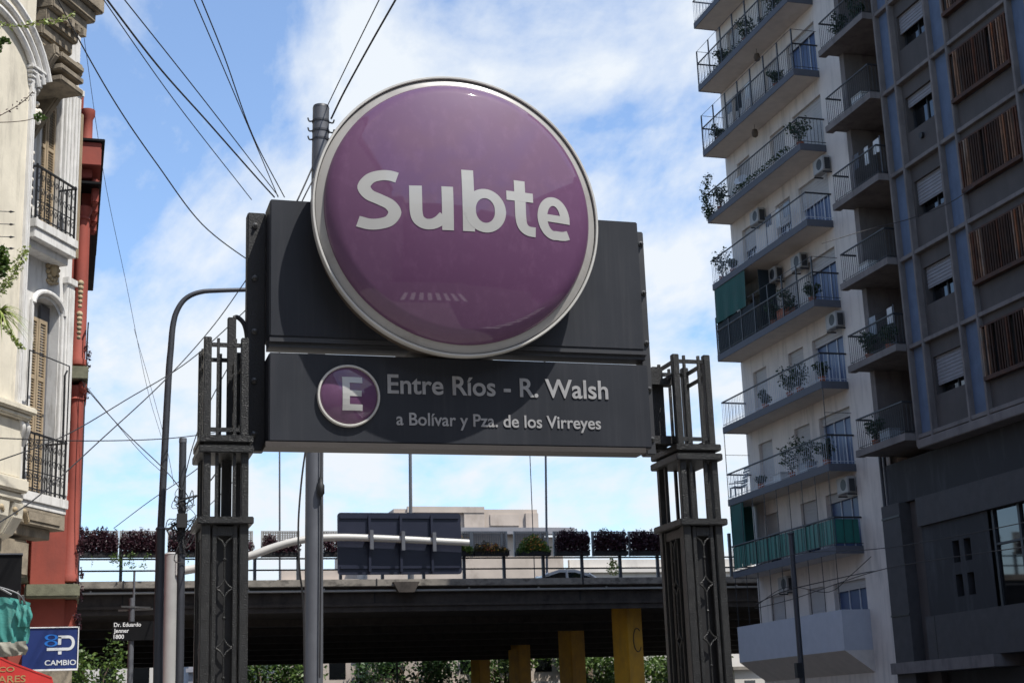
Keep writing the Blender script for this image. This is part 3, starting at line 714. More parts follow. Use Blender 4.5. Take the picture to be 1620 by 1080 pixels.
# car on the overpass
def car():
    cx_, cy_, z = 20.95, 63.4, 6.66
    T = thing('parked_car', 'small white car on the overpass, only its roof above the kerb', 'car', (cx_, cy_, z))
    def loft(secs):
        m_ = MB(); n = len(secs[0])
        for s_ in secs: m_.v += [Vector(p) for p in s_]
        for i in range(len(secs)-1):
            for k in range(n): m_.f.append([i*n+k, i*n+(k+1) % n, (i+1)*n+(k+1) % n, (i+1)*n+k])
        m_.f.append(list(range(n))); m_.f.append([(len(secs)-1)*n+k for k in range(n)]); return m_
    zz = z+.2
    side = [(-2.05, .25), (-2.1, .55), (-2.0, .80), (-1.3, .92), (1.75, .95), (2.05, .85), (2.1, .5), (2.0, .25)]
    loft([[(cx_+x, cy_+y, zz-.2+h) for x, h in side] for y in (-.84, .84)]).build('body', 'car_white', T, bevel=.06, smooth=True)
    cab = [(-1.35, .90), (-.75, 1.32), (-.2, 1.44), (.5, 1.44), (1.2, 1.27), (1.75, .93)]
    def sec(y, k): return [(cx_+x*(1 if k else 1), cy_+y, zz-.2+h) for x, h in cab]
    loft([sec(-.78, 1), sec(.78, 1)]).build('cabin_glass', 'car_glass', T, bevel=.05, smooth=True)
    rf = MB()
    top = [(-.86, 1.30), (-.2, 1.50), (.5, 1.50), (1.30, 1.27)]
    rf = loft([[(cx_+x, cy_+y, zz-.2+h) for x, h in top]+[(cx_+x, cy_+y, zz-.2+h-.13) for x, h in top[::-1]] for y in (-.80, .80)])
    rf.build('roof', 'car_white', T, smooth=True)
    for y in (-.79, .74):
        for x0, h0, x1, h1 in ((-1.35, .9, -.72, 1.34), (.15, .92, .12, 1.45), (1.15, 1.3, 1.72, .93)):
            MB().tube([(cx_+x0, cy_+y, zz-.2+h0), (cx_+x1, cy_+y, zz-.2+h1)], .06, 6).build('pillar', 'car_white', T)
    for x in (-1.3, 1.3):
        for y in (-.75, .75):
            MB().lathe((cx_+x, cy_+y+.1, z+.32), [(.001, 0), (.30, 0), (.32, .03), (.32, .17), (.30, .2), (.001, .2)], 20).build('wheel', 'rubber', T)
car()

# ================================================================= BEYOND THE OVERPASS
def win_part(T, x0, x1, y, z0, z1, m='glass_dark', name='window'):
    return MB().box(x0, x1, y-.03, y+.05, z0, z1).build(name, m, T)
def far_building(label, x0, x1, y, h, m, storeys=4, wx=3.0, parapet=True, name='far_building', z0w=1.2):
    T = thing(name, label, 'building', ((x0+x1)/2, y+6, 0))
    MB().box(x0, x1, y, y+12, 0, h).build('wall', m, T)
    for i in range(1, storeys+1):
        z = h*i/storeys
        MB().box(x0-.25, x1+.25, y-.35, y+.0, z-.35, z-.02).build('cornice', m, T)
    if parapet: MB().box(x0+.1, x1-.1, y+.1, y+.5, h, h+.7).build('parapet', m, T)
    x = x0+1
    k = 0
    while x+1.3 < x1 and k < 30:
        for i in range(storeys):
            zb = h*i/storeys+z0w
            win_part(T, x, x+1.2, y, zb, zb+min(1.7, h/storeys-2.0)); k += 1
        x += wx
    return T
# beige monument with stepped attic
def beige():
    T = thing('beige_building', 'beige stone building with stepped attic rising behind the blue road sign', 'building', (29, 118, 0))
    y = 110
    MB().box(21.5, 36.8, y, y+14, 0, 15.6).build('wall', 'far_beige', T)
    MB().box(21.2, 37.6, y-.7, y-.002, 15.75, 16.25).build('cornice', 'far_grey', T)
    MB().box(23.6, 34.9, y+.2, y+9, 15.6, 17.75).build('attic', 'far_beige', T)
    MB().box(24.6, 30.6, y-.1, y+.198, 17.45, 17.9).build('attic_step', 'far_beige', T)
    for x0, x1 in ((23.7, 25.2), (29.0, 30.6), (33.9, 34.9)):
        MB().box(x0, x1, y-.05, y+.199, 16.26, 17.44).build('pier', 'far_beige', T)
    for x0, x1 in ((25.8, 28.6), (31.1, 33.4)):
        MB().box(x0, x1, y+.10, y+.199, 16.5, 17.35).build('recessed_panel', 'far_beige', T)
    for i in range(5):
        for z0 in (1.0, 5.5, 10.2): win_part(T, 22.6+i*2.9, 23.9+i*2.9, y, z0, z0+2.2)
    for z in (4.4, 9.3): MB().box(21.4, 36.9, y-.3, y-.002, z, z+.4).build('string_course', 'far_pale', T)
beige()
far_building('pale low building seen through the overpass railing at right', 37.9, 54, 112, 13.4, 'far_pale', 3, 3.4)
far_building('pinkish building seen through the railing left of the blue road sign', 15.2, 21.0, 111, 12.6, 'far_beige', 3, 2.6)
far_building('shaded grey building with pilasters under the overpass', 11, 20, 140, 11.5, 'far_grey', 3, 1.8)
far_building('white building under the overpass at far left', -3, 7.5, 118, 8.5, 'far_pale', 2, 2.4)
# rubble-like low annex at the foot of the white building
T = thing('low_annex', 'low pale annex in the gap right of the right iron pillar', 'building', (55, 112, 0))
MB().box(50, 60, 109, 112-.01, 0, 5.2).build('wall', 'far_pale', T); MB().box(49.8, 60.2, 108.7, 111.9, 5.2, 5.45).build('roof', 'concrete', T)
for i in range(5): win_part(T, 50.8+i*1.9, 51.7+i*1.9, 109, 3.0, 4.4)
random.seed(11)
tree('broadleaf_tree', 'leafy tree under the overpass beside the left iron pillar', (13.8, 109, 0), 8.3, 3.8, 'leaf', 3400, .3)
tree('conifer', 'spreading dark conifer under the middle of the overpass', (24.4, 109, 0), 7.6, 3.8, 'leaf_conifer', 4200, .34)
tree('broadleaf_tree', 'leafy tree between the second and third yellow columns', (31.4, 109, 0), 8.2, 3.6, 'leaf', 3400, .3)
tree('broadleaf_tree', 'bright leafy tree left of the nearest yellow column', (38.4, 109, 0), 8.6, 4.4, 'leaf', 4600, .3)
tree('broadleaf_tree', 'leafy tree between the nearest yellow column and the right iron pillar', (45.4, 109, 0), 8.2, 3.6, 'leaf', 3400, .3)
tree('street_tree', 'small leafy tree right of the blue exchange sign', (.75, 40, .13), 3.9, 1.0, 'leaf', 2000, .12, trunk=.07)
tree('street_tree', 'dark round tree seen through the railing right of the left iron pillar', (13.6, 98.5, 6.65), 2.7, .9, 'leaf_dark', 900, .2, trunk=.1)
for px in (640, 626):
    pass
a = onY(628, 1050, 100); solo('street_post', MB().tube([(a.x, 100, 0), (a.x, 100, 6.0)], .07, 8), 'pole_dark', 'dark post under the overpass left of the conifer', 'post')

# ================================================================= WHITE APARTMENT BUILDING
def wall_x(mb, X, y0, y1, z0, z1, holes, dep):
    """wall facing -X at X with rectangular openings (ya, yb, za, zb) and reveals of depth dep"""
    ys = sorted({y0, y1, *[h[0] for h in holes], *[h[1] for h in holes]}); zs = sorted({z0, z1, *[h[2] for h in holes], *[h[3] for h in holes]})
    for i in range(len(ys)-1):
        for j in range(len(zs)-1):
            cy, cz = (ys[i]+ys[i+1])/2, (zs[j]+zs[j+1])/2
            if any(h[0] < cy < h[1] and h[2] < cz < h[3] for h in holes): continue
            mb.add([(X, ys[i], zs[j]), (X, ys[i+1], zs[j]), (X, ys[i+1], zs[j+1]), (X, ys[i], zs[j+1])], [(0, 1, 2, 3)])
    for a, b, c, d in holes:
        mb.add([(X, a, c), (X, b, c), (X, b, d), (X, a, d), (X+dep, a, c), (X+dep, b, c), (X+dep, b, d), (X+dep, a, d)], [(0,1,5,4),(1,2,6,5),(2,3,7,6),(3,0,4,7)])
ZB = [6.82, 9.60, 12.47, 15.39, 18.34, 21.20, 24.10, 27.0, 29.87, 32.75, 35.6]
XW, XF, YA, YB = 25.75, 24.70, 45.1, 53.3
def railing(T, X0, Xw, ya, yb, z, h, barm, topm, step, kind='bars', tall=0, name='railing'):
    mb = MB()
    mb.tube([(Xw, yb, z+h), (X0, yb, z+h), (X0, ya, z+h), (Xw, ya, z+h)], .034, 6)
    r_ = mb.build(name, topm, T)
    b = MB()
    n = int((yb-ya)/step)
    for i in range(n+1):
        y = ya+(yb-ya)*i/n; b.box(X0-.006, X0+.006, y-.006, y+.006, z, z+h)
    n2 = max(3, int((Xw-X0)/step))
    for i in range(1, n2):
        x = X0+(Xw-X0)*i/n2
        for y in (ya, yb): b.box(x-.006, x+.006, y-.006, y+.006, z, z+h)
    b.tube([(Xw, yb, z+.08), (X0, yb, z+.08), (X0, ya, z+.08), (Xw, ya, z+.08)], .012, 5)
    b.build('baluster', barm, r_)
    if tall:
        t = MB(); n = 7
        for i in range(n+1):
            y = ya+(yb-ya)*i/n; t.box(X0-.02, X0+.02, y-.028, y+.028, z, z+tall)
        t.tube([(Xw, yb, z+tall), (X0, yb, z+tall), (X0, ya, z+tall), (Xw, ya, z+tall)], .012, 5)
        t.build('tall_post', topm, r_)
    return r_
def white_building():
    T = thing('apartment_building', 'white apartment building with long blue-edged balconies and metal railings', 'building', (32, 48, 0))
    holes = []; H = [z+.22 for z in ZB]
    doors = ((51.25, 52.42), (48.16, 49.38), (45.2, 47.45))
    for f in [3.95]+H[:-1]:
        for a, b in doors: holes.append((a, b, f, f+2.05))
    mb = MB(); wall_x(mb, XW, 42.9, 53.45, 0, 37, holes, .28)
    mb.box(XW+.28, 42, 42.9, 53.45, 0, 37)
    mb.add([(XW, 53.45, 0), (XW+.28, 53.45, 0), (XW+.28, 53.45, 37), (XW, 53.45, 37)], [(0, 1, 2, 3)])
    mb.build('wall', 'white_wall', T)
    random.seed(4)
    for k, f in enumerate([3.95]+H[:-1]):
        for j, (a, b) in enumerate(doors):
            top = f+2.05; sh = random.choice((2.03, 2.03, 1.2, .8)) if j < 2 else random.choice((.35, .5, 2.0))
            if k == 5: sh = .9
            if k in (2, 3) and j < 2: sh = 2.03
            d = MB().box(XW+.2, XW+.23, a+.002, b-.002, f+.002, top-.002)
            d = d.build('balcony_door', 'glass_blue' if j < 2 else 'door_blue', T)
            fr = MB(); n = 2 if j < 2 else 3
            for q in range(n+1): y = a+.03+(b-a-.06)*q/n; fr.box(XW+.17, XW+.199, y-.03, y+.03, f, top)
            fr.build('frame', 'frame_dark' if j < 2 else 'rail_white', d)
            s_ = MB(); nn = int(sh/.06)
            for q in range(nn): s_.box(XW+.11+.008*(q % 2), XW+.15, a+.01, b-.01, top-.06*(q+1), top-.06*q-.004)
            s_.build('roller_shutter', 'shutter', T)
    for i, z in enumerate(ZB):
        s_ = MB().box(XF+.03, XW-.002, YA+.03, YB-.0, z, z+.20).build('balcony_slab', 'slab_white', T)
        g = MB(); g.box(XF, XF+.028, YA, YB+.03, z-.02, z+.235); g.box(XF+.028, XW-.01, YA, YA+.028, z-.02, z+.235); g.box(XF+.028, XW-.01, YB+.002, YB+.03, z-.02, z+.235)
        g.build('fascia', 'slab_blue', s_)
        zt = z+.24
        if i == 0:
            r_ = railing(T, XF+.03, XW, YA, YB, zt, .95, 'rail_black', 'rail_black', .3)
            pn = MB(); n = 11
            for q in range(n):
                y0 = YA+.04+(YB-YA-.06)*q/n; pn.box(XF+.045, XF+.065, y0+.03, y0+(YB-YA)/n-.03, zt+.08, zt+.9)
            pn.box(XF+.09, XW-.1, YA+.04, YA+.06, zt+.08, zt+.9)
            pn.build('green_panel', 'green_panel', T)
            MB().box(XF+.03, XF+.06, 52.1, 53.25, zt+.98, zt+2.5).build('awning_curtain', 'green_cloth', T)
            MB().box(XF+.10, XW-.1, 53.2, 53.23, zt+.3, zt+2.5).build('awning_curtain', 'green_cloth', T)
        else:
            dark = i in (3, 5, 6, 7)
            railing(T, XF+.03, XW, YA, YB, zt, .98, 'rail_black' if dark else 'rail_white', 'rail_black', .145, tall=1.55 if i in (6, 7, 3) else 0)
    # green roll-down awning with dark net on one balcony
    z = ZB[3]+.24; th = MB(); n = 22
    for q in range(n):
        y0, y1 = 50.4+2.85*q/n, 50.4+2.85*(q+1)/n; d0, d1 = .03*math.sin(q*.9), .03*math.sin((q+1)*.9)
        th.add([(XF-.01+d0, y0, z+1.25), (XF-.01+d1, y1, z+1.25), (XF+.03, y1, z+2.68), (XF+.03, y0, z+2.68)], [(0, 1, 2, 3)])
    th.build('awning_curtain', 'green_cloth', T)
    nt_ = MB().box(XF+.045, XF+.055, 49.7, 53.25, z, z+1.24); nt_.box(XF+.06, XW-.1, 53.22, 53.24, z, z+2.6); nt_.box(XF+.25, XW-.1, 49.7, 49.72, z, z+2.5)
    nt_.build('net_screen', 'net_dark', T)
    # thin wires between the lowest balconies
    for i in (0, 1):
        z = ZB[i]
        zl = 4.95 if i == 0 else ZB[0]+.24
        for q in range(9): y = YA+.1+(YB-YA-.2)*q/8; MB().tube([(XF+.02, y, zl), (XF+.02, y, z-.02)], .014, 4).build('stay', 'rail_black', T)
    for y in (YA, YB):
        wm = MB(); wm.tube([(XF+.03, y, ZB[1]+.24), (XF+.03, y, ZB[2]-.02)], .016, 4); wm.tube([(XW, y, ZB[1]+2.0), (XF+.03, y, ZB[1]+2.0)], .012, 4); wm.build('stay', 'rail_black', T)
    # solid parapet of the first floor with sloping soffit
    p = MB(); A = (XF, 3.62); B = (XF, 4.95); C_ = (XW-.002, 4.95); D_ = (XW-.002, 2.90)
    p.add([(x, YA, z) for x, z in (A, B, C_, D_)]+[(x, YB, z) for x, z in (A, B, C_, D_)], [(0,1,2,3),(4,7,6,5),(0,4,5,1),(2,6,7,3)])
    p.add([(XF+.12, YA+.1, 4.951)]*1+[(XF+.12, YB-.1, 4.951), (XW-.1, YB-.1, 4.951), (XW-.1, YA+.1, 4.951)], [(0, 1, 2, 3)])
    p = MB(); p.box(XF, XW-.002, YA, YB, 3.63, 4.95); p.build('parapet', 'parapet_blue', T)
    q = MB(); q.add([(XF+.003, YA+.003, 3.629), (XW-.003, YA+.003, 3.629), (XW-.003, YA+.003, 2.9), (XF+.003, YB-.003, 3.629), (XW-.003, YB-.003, 3.629), (XW-.003, YB-.003, 2.9)],
                    [(0, 1, 2), (3, 5, 4), (0, 3, 4, 1), (0, 2, 5, 3), (1, 4, 5, 2)])
    q.build('soffit', 'slab_white', T)
    MB().tube([(XF-.01, 48.4, 3.63), (XF-.01, 48.4, 4.95)], .006, 4).build('joint_line', 'slab_blue', T)
    # downpipes at the junction with the next house
    for y in (43.0, 43.25): MB().tube([(25.6, y, 4), (25.6, y, 37)], .06, 8).build('downpipe', 'pole_dark', T)
    # air conditioners
    for (y, zt) in ((45.2, 20.35), (50.55, 20.25), (45.3, 14.62), (45.55, 8.85), (49.5, 17.55), (47.5, 17.45), (50.6, 6.0)):
        b = MB().box(XW-.36, XW-.05, y-.38, y+.38, zt+.03, zt+.58).build('air_conditioner', 'ac_white', T, bevel=.02)
        g = MB(); g.v = []; g.lathe((0, 0, 0), [(.001, 0), (.20, 0)], 20)
        g.v = [Vector((XW-.362, y-.08+v.x, zt+.31+v.z)) for v in g.v]; g.build('fan_grille', 'frame_dark', b)
        MB().box(XW-.3, XW-.08, y-.384, y-.3805, zt+.06, zt+.5).build('side_grille', 'frame_dark', b)
        mb = MB(); mb.box(XW-.36, XW, y-.35, y-.31, zt-.05, zt-.005); mb.box(XW-.36, XW, y+.31, y+.35, zt-.05, zt-.005); mb.build('wall_bracket', 'frame_dark', b)
white_building()

def potted(x, y, z, h, r_, label, leafm='leaf_dark', pot='terracotta', dens=120, size=.09, pr=.13, name='potted_plant'):
    T = thing(name, label, 'plant', (x, y, z), 'potted plants on the balconies')
    MB().lathe((x, y, z), [(.001, 0), (pr*.7, 0), (pr, pr*1.6), (pr*1.08, pr*1.6), (pr*1.08, pr*1.8), (pr*.9, pr*1.8), (.001, pr*1.7)], 14, 'Z').build('pot', pot, T, smooth=True)
    st = MB(); fm = MB(); k = 5
    for i in range(k):
        a = 6.28*i/k; e = Vector((x+r_*.5*math.cos(a), y+r_*.5*math.sin(a), z+pr*1.7+h*random.uniform(.4, .9)))
        st.tube([(x, y, z+pr*1.6), e], [.012, .005], 5); leaves(fm, e, (r_*.6, r_*.6, h*.32), dens//k*2, size*1.25)
    leaves(fm, (x, y, z+pr*1.8+h*.3), (r_*.6, r_*.6, h*.3), dens, size)
    st.build('stem', 'bark', T); fm.build('foliage', leafm, T)
random.seed(9)
PL = [(4, 52.95, 1.0, .45, 'leggy plant at the far end of the balcony under the long railing with hanging plants'),
      (5, 52.6, .9, .35, 'bushy plant by the far railing corner, second balcony below the open sky'),
      (6, 52.4, .5, .3, 'small plant at the far railing corner of the balcony with dark net posts'),
      (7, 49.2, .8, .4, 'round plant behind the dark railing of the uppermost complete balcony'),
      (7, 46.5, .8, .5, 'larger plant near the right end of the uppermost complete balcony'),
      (5, 45.6, .9, .5, 'spiky plant above the right end of the balcony with blue doors'),
      (2, 48.0, 1.0, .45, 'tall feathery plant on the balcony beside the orange flowerpot'),
      (2, 47.2, 1.0, .4, 'second feathery plant on the balcony beside the orange flowerpot'),
      (2, 45.5, .5, .3, 'green plant in a large orange flowerpot at a balcony corner'),
      (1, 48.3, 1.2, .55, 'large dark mushroom shaped plant on the balcony with the deck chair'),
      (1, 50.9, .35, .25, 'low plant in an orange pot near the deck chair'),
      (1, 45.7, .7, .35, 'plant in a pale pot at the right end of the balcony with the deck chair'),
      (3, 47.6, .8, .35, 'dark plant beside the orange box on the balcony with the green awning'),
      (3, 48.8, .7, .35, 'dark plant nearest the green awning')]
for i, y, h, r_, lb in PL:
    potted(24.98 if i != 4 else 25.0, y, ZB[i]+.235, h, r_, lb)
# climbing plant at the far corner of one balcony
fm = MB(); st = MB(); z = ZB[5]+.24; random.seed(31)
pts = spline([(24.75, 53.2, z), (24.7, 53.35, z+.6), (24.65, 53.3, z+1.1), (24.72, 53.0, z+1.7)], 5); st.tube(pts, .015, 5)
for p in pts: leaves(fm, p, (.25, .3, .16), 26, .11)
leaves(fm, (24.7, 53.1, z+.2), (.3, .4, .25), 120, .11)
T = thing('climbing_plant', 'straggly climbing plant spilling over the far railing corner, against the sky', 'plant', (24.75, 53.2, z)); st.build('stem', 'bark', T); fm.build('foliage', 'leaf_dark', T)
fm = MB(); z = ZB[5]+.24
for q in range(24): leaves(fm, (24.66, 46.0+q*.2, z+.12+.05*random.random()), (.1, .12, .12), 16, .09)
solo('trailing_plants', fm, 'leaf_dark', 'low row of trailing greenery along the balcony edge above the air conditioners', 'plant')
fm = MB()
for q in range(30): leaves(fm, (24.85, 45.5+q*.24, ZB[7]+.24+.25*random.random()), (.12, .14, .2), 14, .1)
solo('trailing_plants', fm, 'leaf_dark', 'dark greenery massed behind the highest long dark railing', 'plant')
# deck chair
def deck_chair():
    x, y, z = 25.0, 52.6, ZB[1]+.235
    T = thing('deck_chair', 'slatted grey deck chair at the far end of a balcony', 'chair', (x, y, z))
    s_ = MB()
    for i in range(7): d = i*.11; s_.box(x-.02-d*.0+.10+d*.25, x+.01+.10+d*.25, y-.24, y+.24, z+.42+d, z+.42+d+.07)
    s_.build('backrest', 'plastic_grey', T)
    s_ = MB()
    for i in range(5): s_.box(x-.42+i*.1, x-.35+i*.1, y-.24, y+.24, z+.36, z+.385)
    s_.build('seat', 'plastic_grey', T)
    for a in (-.4, .08):
        for b in (-.23, .23): MB().tube([(x+a, y+b, z), (x+a+.02, y+b, z+.40)], .02, 6).build('leg', 'plastic_grey', T)
    for b in (-.26, .26): MB().tube([(x-.42, y+b, z+.55), (x+.16, y+b, z+.6)], .022, 6).build('armrest', 'plastic_grey', T)
deck_chair()
def crate_box(x, y, z, s_, m, label, name, cat):
    T = thing(name, label, cat, (x, y, z))
    MB().box(x-s_*.5, x+s_*.5, y-s_*.8, y+s_*.8, z, z+s_*.9).build('body', m, T, bevel=.02)
    MB().box(x-s_*.54, x+s_*.54, y-s_*.85, y+s_*.85, z+s_*.9, z+s_*1.0).build('lid', m, T, bevel=.01)
crate_box(25.05, 47.9, ZB[3]+.235, .42, 'terracotta', 'orange brown box on the balcony with the green awning', 'storage_box', 'box')
crate_box(25.05, 47.2, ZB[1]+.235, .40, 'plastic_grey', 'grey storage box on the balcony with the deck chair', 'storage_box', 'box')
crate_box(25.05, 49.3, ZB[1]+.235, .38, 'pot_white', 'pale box beside the mushroom shaped plant', 'storage_box', 'box')
for y, i, lb in ((49.7, 6, 'dark wicker lantern hanging under the balcony with dark net posts'), (49.0, 5+2, 'small wicker lantern hanging under the highest long balcony')):
    z = ZB[i]-.02; T = thing('hanging_lantern', lb, 'lantern', (25.3, y, z-.55)); 
    MB().tube([(25.3, y, z), (25.3, y, z-.2)], .008, 4).build('cord', 'wire', T)
    MB().lathe((25.3, y, z-.55), [(.02, 0), (.11, .06), (.13, .2), (.09, .33), (.02, .36)], 10, 'Z').build('shade', 'bark', T)

def laundry(x, y, z, L, label, items):
    T = thing('clothes_line', label, 'laundry', (x, y, z))
    MB().tube([(x, y-L/2, z+1.5), (x, y, z+1.46), (x, y+L/2, z+1.5)], .006, 4).build('line', 'wire', T)
    for k in (-1, 1): MB().tube([(x, y+k*L/2, z), (x, y+k*L/2, z+1.52)], .015, 6).build('stand', 'pole_grey', T)
    for i, (m, wd, h) in enumerate(items):
        yy = y-L/2+.25+i*(L-.5)/max(1, len(items)-1); mb = MB(); n = 8
        for k in range(n):
            a0, a1 = yy+wd*(k/n-.5), yy+wd*((k+1)/n-.5); d0, d1 = .03*math.sin(k*1.3), .03*math.sin((k+1)*1.3)
            mb.add([(x+d0, a0, z+1.46-h), (x+d1, a1, z+1.46-h), (x, a1, z+1.48), (x, a0, z+1.48), (x+d0+.012, a0, z+1.46-h), (x+d1+.012, a1, z+1.46-h), (x+.012, a1, z+1.48), (x+.012, a0, z+1.48)],
                   [(0,1,2,3),(7,6,5,4),(0,4,5,1),(1,5,6,2),(2,6,7,3),(3,7,4,0)])
        mb.build('garment', m, T)
laundry(25.15, 50.6, ZB[6]+.235, 2.2, 'clothes drying on the balcony with dark net posts', [('pot_white', .4, .6), ('net_dark', .5, .7), ('plastic_grey', .4, .5)])
laundry(25.2, 48.2, ZB[4]+.235, 2.0, 'clothes drying behind the pale railing above the green awning', [('plastic_grey', .5, .5), ('pot_white', .3, .7), ('slab_blue', .4, .4)])
laundry(25.15, 41.6, 12.72, 1.6, 'clothes drying on the second dark concrete balcony', [('pot_white', .3, .5), ('plastic_grey', .4, .6)])
laundry(25.1, 41.4, 18.38, 1.8, 'pale clothes drying on a dark concrete balcony', [('pot_white', .35, .45), ('pot_white', .25, .6), ('slab_blue', .3, .5)])
for i, y, h, r_, lb in ((7, 51.5, .7, .35, 'leafy plant at the far part of the highest long dark railing'), (6, 47.0, .5, .35, 'plant near the right end of the balcony with dark net posts'), (3, 45.7, .6, .35, 'plant hanging by the right end of the balcony with the green awning'),
                        (4, 51.9, .4, .22, 'small plant behind the pale railing, far end, above the green awning'), (1, 47.0, .8, .4, 'bushy plant beside the grey storage box'), (2, 50.0, .5, .25, 'small plant in the middle of the balcony beside the feathery plants')):
    potted(24.98, y, ZB[i]+.235, h, r_, lb)

# satellite dish and bicycle-like clutter on the balconies
def dish(x, y, z, label):
    T = thing('satellite_dish', label, 'dish', (x, y, z))
    m_ = MB(); m_.lathe((0, 0, 0), [(.001, 0), (.15, .02), (.28, .07)], 20); d = Matrix.Rotation(R(-35), 3, 'X') @ Matrix.Rotation(R(0), 3, 'Z')
    m_.v = [Matrix.Rotation(R(-55), 3, 'Z') @ (d @ v) + Vector((x, y, z+.45)) for v in m_.v]; m_.build('reflector', 'pot_white', T, smooth=True)
    MB().tube([(x, y, z), (x, y, z+.45)], .018, 6).build('mount', 'pole_grey', T)
dish(24.8, 50.2, ZB[5]+.24, 'small pale satellite dish on the balcony with trailing greenery')
dish(24.85, 46.4, ZB[8]+.24, 'pale satellite dish on the topmost visible balcony')
# ================================================================= DARK APARTMENT BUILDING
def dark_building():
    T = thing('concrete_apartment_block', 'dark shaded concrete apartment block with blue panels and rusty louvres at the right edge', 'building', (33, 32, 0))
    FL = [9.75-2.83*0+2.83*k for k in range(0, 10)]       # floor lines
    YR = 15.0
    XC = 25.0
    # loggia bay near the white building
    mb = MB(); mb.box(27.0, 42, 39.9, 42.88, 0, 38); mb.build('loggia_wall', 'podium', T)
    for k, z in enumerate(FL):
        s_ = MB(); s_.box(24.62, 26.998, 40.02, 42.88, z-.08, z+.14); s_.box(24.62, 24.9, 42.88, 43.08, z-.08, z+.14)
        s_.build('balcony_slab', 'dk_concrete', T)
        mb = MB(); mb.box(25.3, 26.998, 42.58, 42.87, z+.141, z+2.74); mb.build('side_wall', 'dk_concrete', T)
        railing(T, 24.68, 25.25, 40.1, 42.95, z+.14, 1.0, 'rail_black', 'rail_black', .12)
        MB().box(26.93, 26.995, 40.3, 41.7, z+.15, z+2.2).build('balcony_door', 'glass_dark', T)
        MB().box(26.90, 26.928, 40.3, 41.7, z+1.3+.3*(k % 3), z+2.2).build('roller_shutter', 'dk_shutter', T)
    # frame
    cols = []; y = 39.95
    seq = [('b', .86), ('w', 2.02), ('b', .92), ('l', 3.05)]*4
    y1 = 39.95; segs = []; i = 0
    while y1 > YR:
        k, wd = seq[i % 16]; segs.append((k, y1-wd, y1)); y1 -= wd; i += 1
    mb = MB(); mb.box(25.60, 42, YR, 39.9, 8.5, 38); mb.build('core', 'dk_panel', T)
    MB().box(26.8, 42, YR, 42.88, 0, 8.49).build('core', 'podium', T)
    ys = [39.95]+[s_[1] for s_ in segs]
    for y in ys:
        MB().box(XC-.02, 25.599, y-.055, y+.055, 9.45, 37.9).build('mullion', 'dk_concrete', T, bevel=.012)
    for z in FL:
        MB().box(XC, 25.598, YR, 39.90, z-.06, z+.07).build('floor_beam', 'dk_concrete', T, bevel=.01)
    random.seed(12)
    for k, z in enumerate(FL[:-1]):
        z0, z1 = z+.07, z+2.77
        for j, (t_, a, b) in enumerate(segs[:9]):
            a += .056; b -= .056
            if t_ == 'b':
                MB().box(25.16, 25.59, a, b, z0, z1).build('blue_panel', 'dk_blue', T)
            elif t_ == 'w':
                sp = MB(); wall_x(sp, 25.18, a, b, z0, z1, [(a+.12, b-.12, z+1.10, z+2.28)], .35); sp.build('infill_wall', 'dk_panel', T)
                wz0, wz1 = z+1.10, z+2.28
                wn = MB().box(25.46, 25.49, a+.12, b-.12, wz0, wz1).build('window', 'glass_dark', T)
                fr = MB(); 
                for q in (0, .5, 1): yy = a+.15+(b-a-.30)*q; fr.box(25.42, 25.459, yy-.03, yy+.03, wz0, wz1)
                fr.box(25.42, 25.459, a+.12, b-.12, wz0, wz0+.05); fr.build('frame', 'frame_dark', wn)
                sh = {0: .78, 1: .60, 2: .66, 3: .28, 4: .55, 5: .3}.get(k, .6) if j < 3 else random.uniform(.2, .9); n = int(1.18*sh/.055)
                s2 = MB()
                for q in range(n): s2.box(25.27+.012*(q % 2), 25.32, a+.13, b-.13, wz1-.055*(q+1)+.002, wz1-.055*q-.004)
                s2.build('roller_shutter', 'dk_shutter', T)
                if k == 3 and j < 3: 
                    MB().lathe((0,0,0), [(.09,0),(.09,.1)], 12)
                    MB().tube([(25.08, (a+b)/2+.05, z+.72), (25.179, (a+b)/2+.05, z+.72)], .10, 12).build('vent', 'iron_dark', T)
            else:
                MB().box(25.40, 25.59, a, b, z0, z1).build('infill_wall', 'iron_dark', T)  # near-black colour paints in the shade in the gaps behind the slats
                MB().box(25.12, 25.398, a, b, z0, z+.86).build('spandrel', 'dk_panel', T); MB().box(25.12, 25.398, a, b, z+2.52, z1).build('spandrel', 'dk_panel', T)
                lz0, lz1 = z+.88, z+2.50
                lf = MB(); lf.box(24.93, 25.11, a, b, lz0, lz0+.12); lf.box(25.0, 25.11, a, b, lz1-.06, lz1)
                lf = lf.build('louvre_frame', 'rust_frame', T)
                sl_ = MB(); n = 24
                for q in range(n):
                    yy = a+.06+(b-a-.12)*q/(n-1); tw = random.uniform(-.012, .012)
                    if random.random() < .06: continue
                    sl_.add([(24.97, yy-.012+tw, lz0+.12), (24.96, yy+.018+tw, lz0+.12), (25.05, yy+.032-tw, lz0+.12), (25.05, yy+.002-tw, lz0+.12),
                             (24.97, yy-.012+tw, lz1-.06), (24.96, yy+.018+tw, lz1-.06), (25.05, yy+.032-tw, lz1-.06), (25.05, yy+.002-tw, lz1-.06)],
                            [(0,3,2,1),(4,5,6,7),(0,1,5,4),(1,2,6,5),(2,3,7,6),(3,0,4,7)])
                sl_.build('slats', 'rust', lf)
    # transfer beam and podium
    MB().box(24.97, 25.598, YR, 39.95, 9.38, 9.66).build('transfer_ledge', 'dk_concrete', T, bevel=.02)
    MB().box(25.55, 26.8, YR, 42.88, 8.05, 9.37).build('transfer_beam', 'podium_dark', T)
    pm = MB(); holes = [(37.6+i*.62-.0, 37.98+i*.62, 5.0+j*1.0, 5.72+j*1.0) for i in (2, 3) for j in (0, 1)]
    MB().box(25.3, 26.79, 41.9, 43.0, 0, 8.04).build('podium_pier', 'podium', T, bevel=.01)
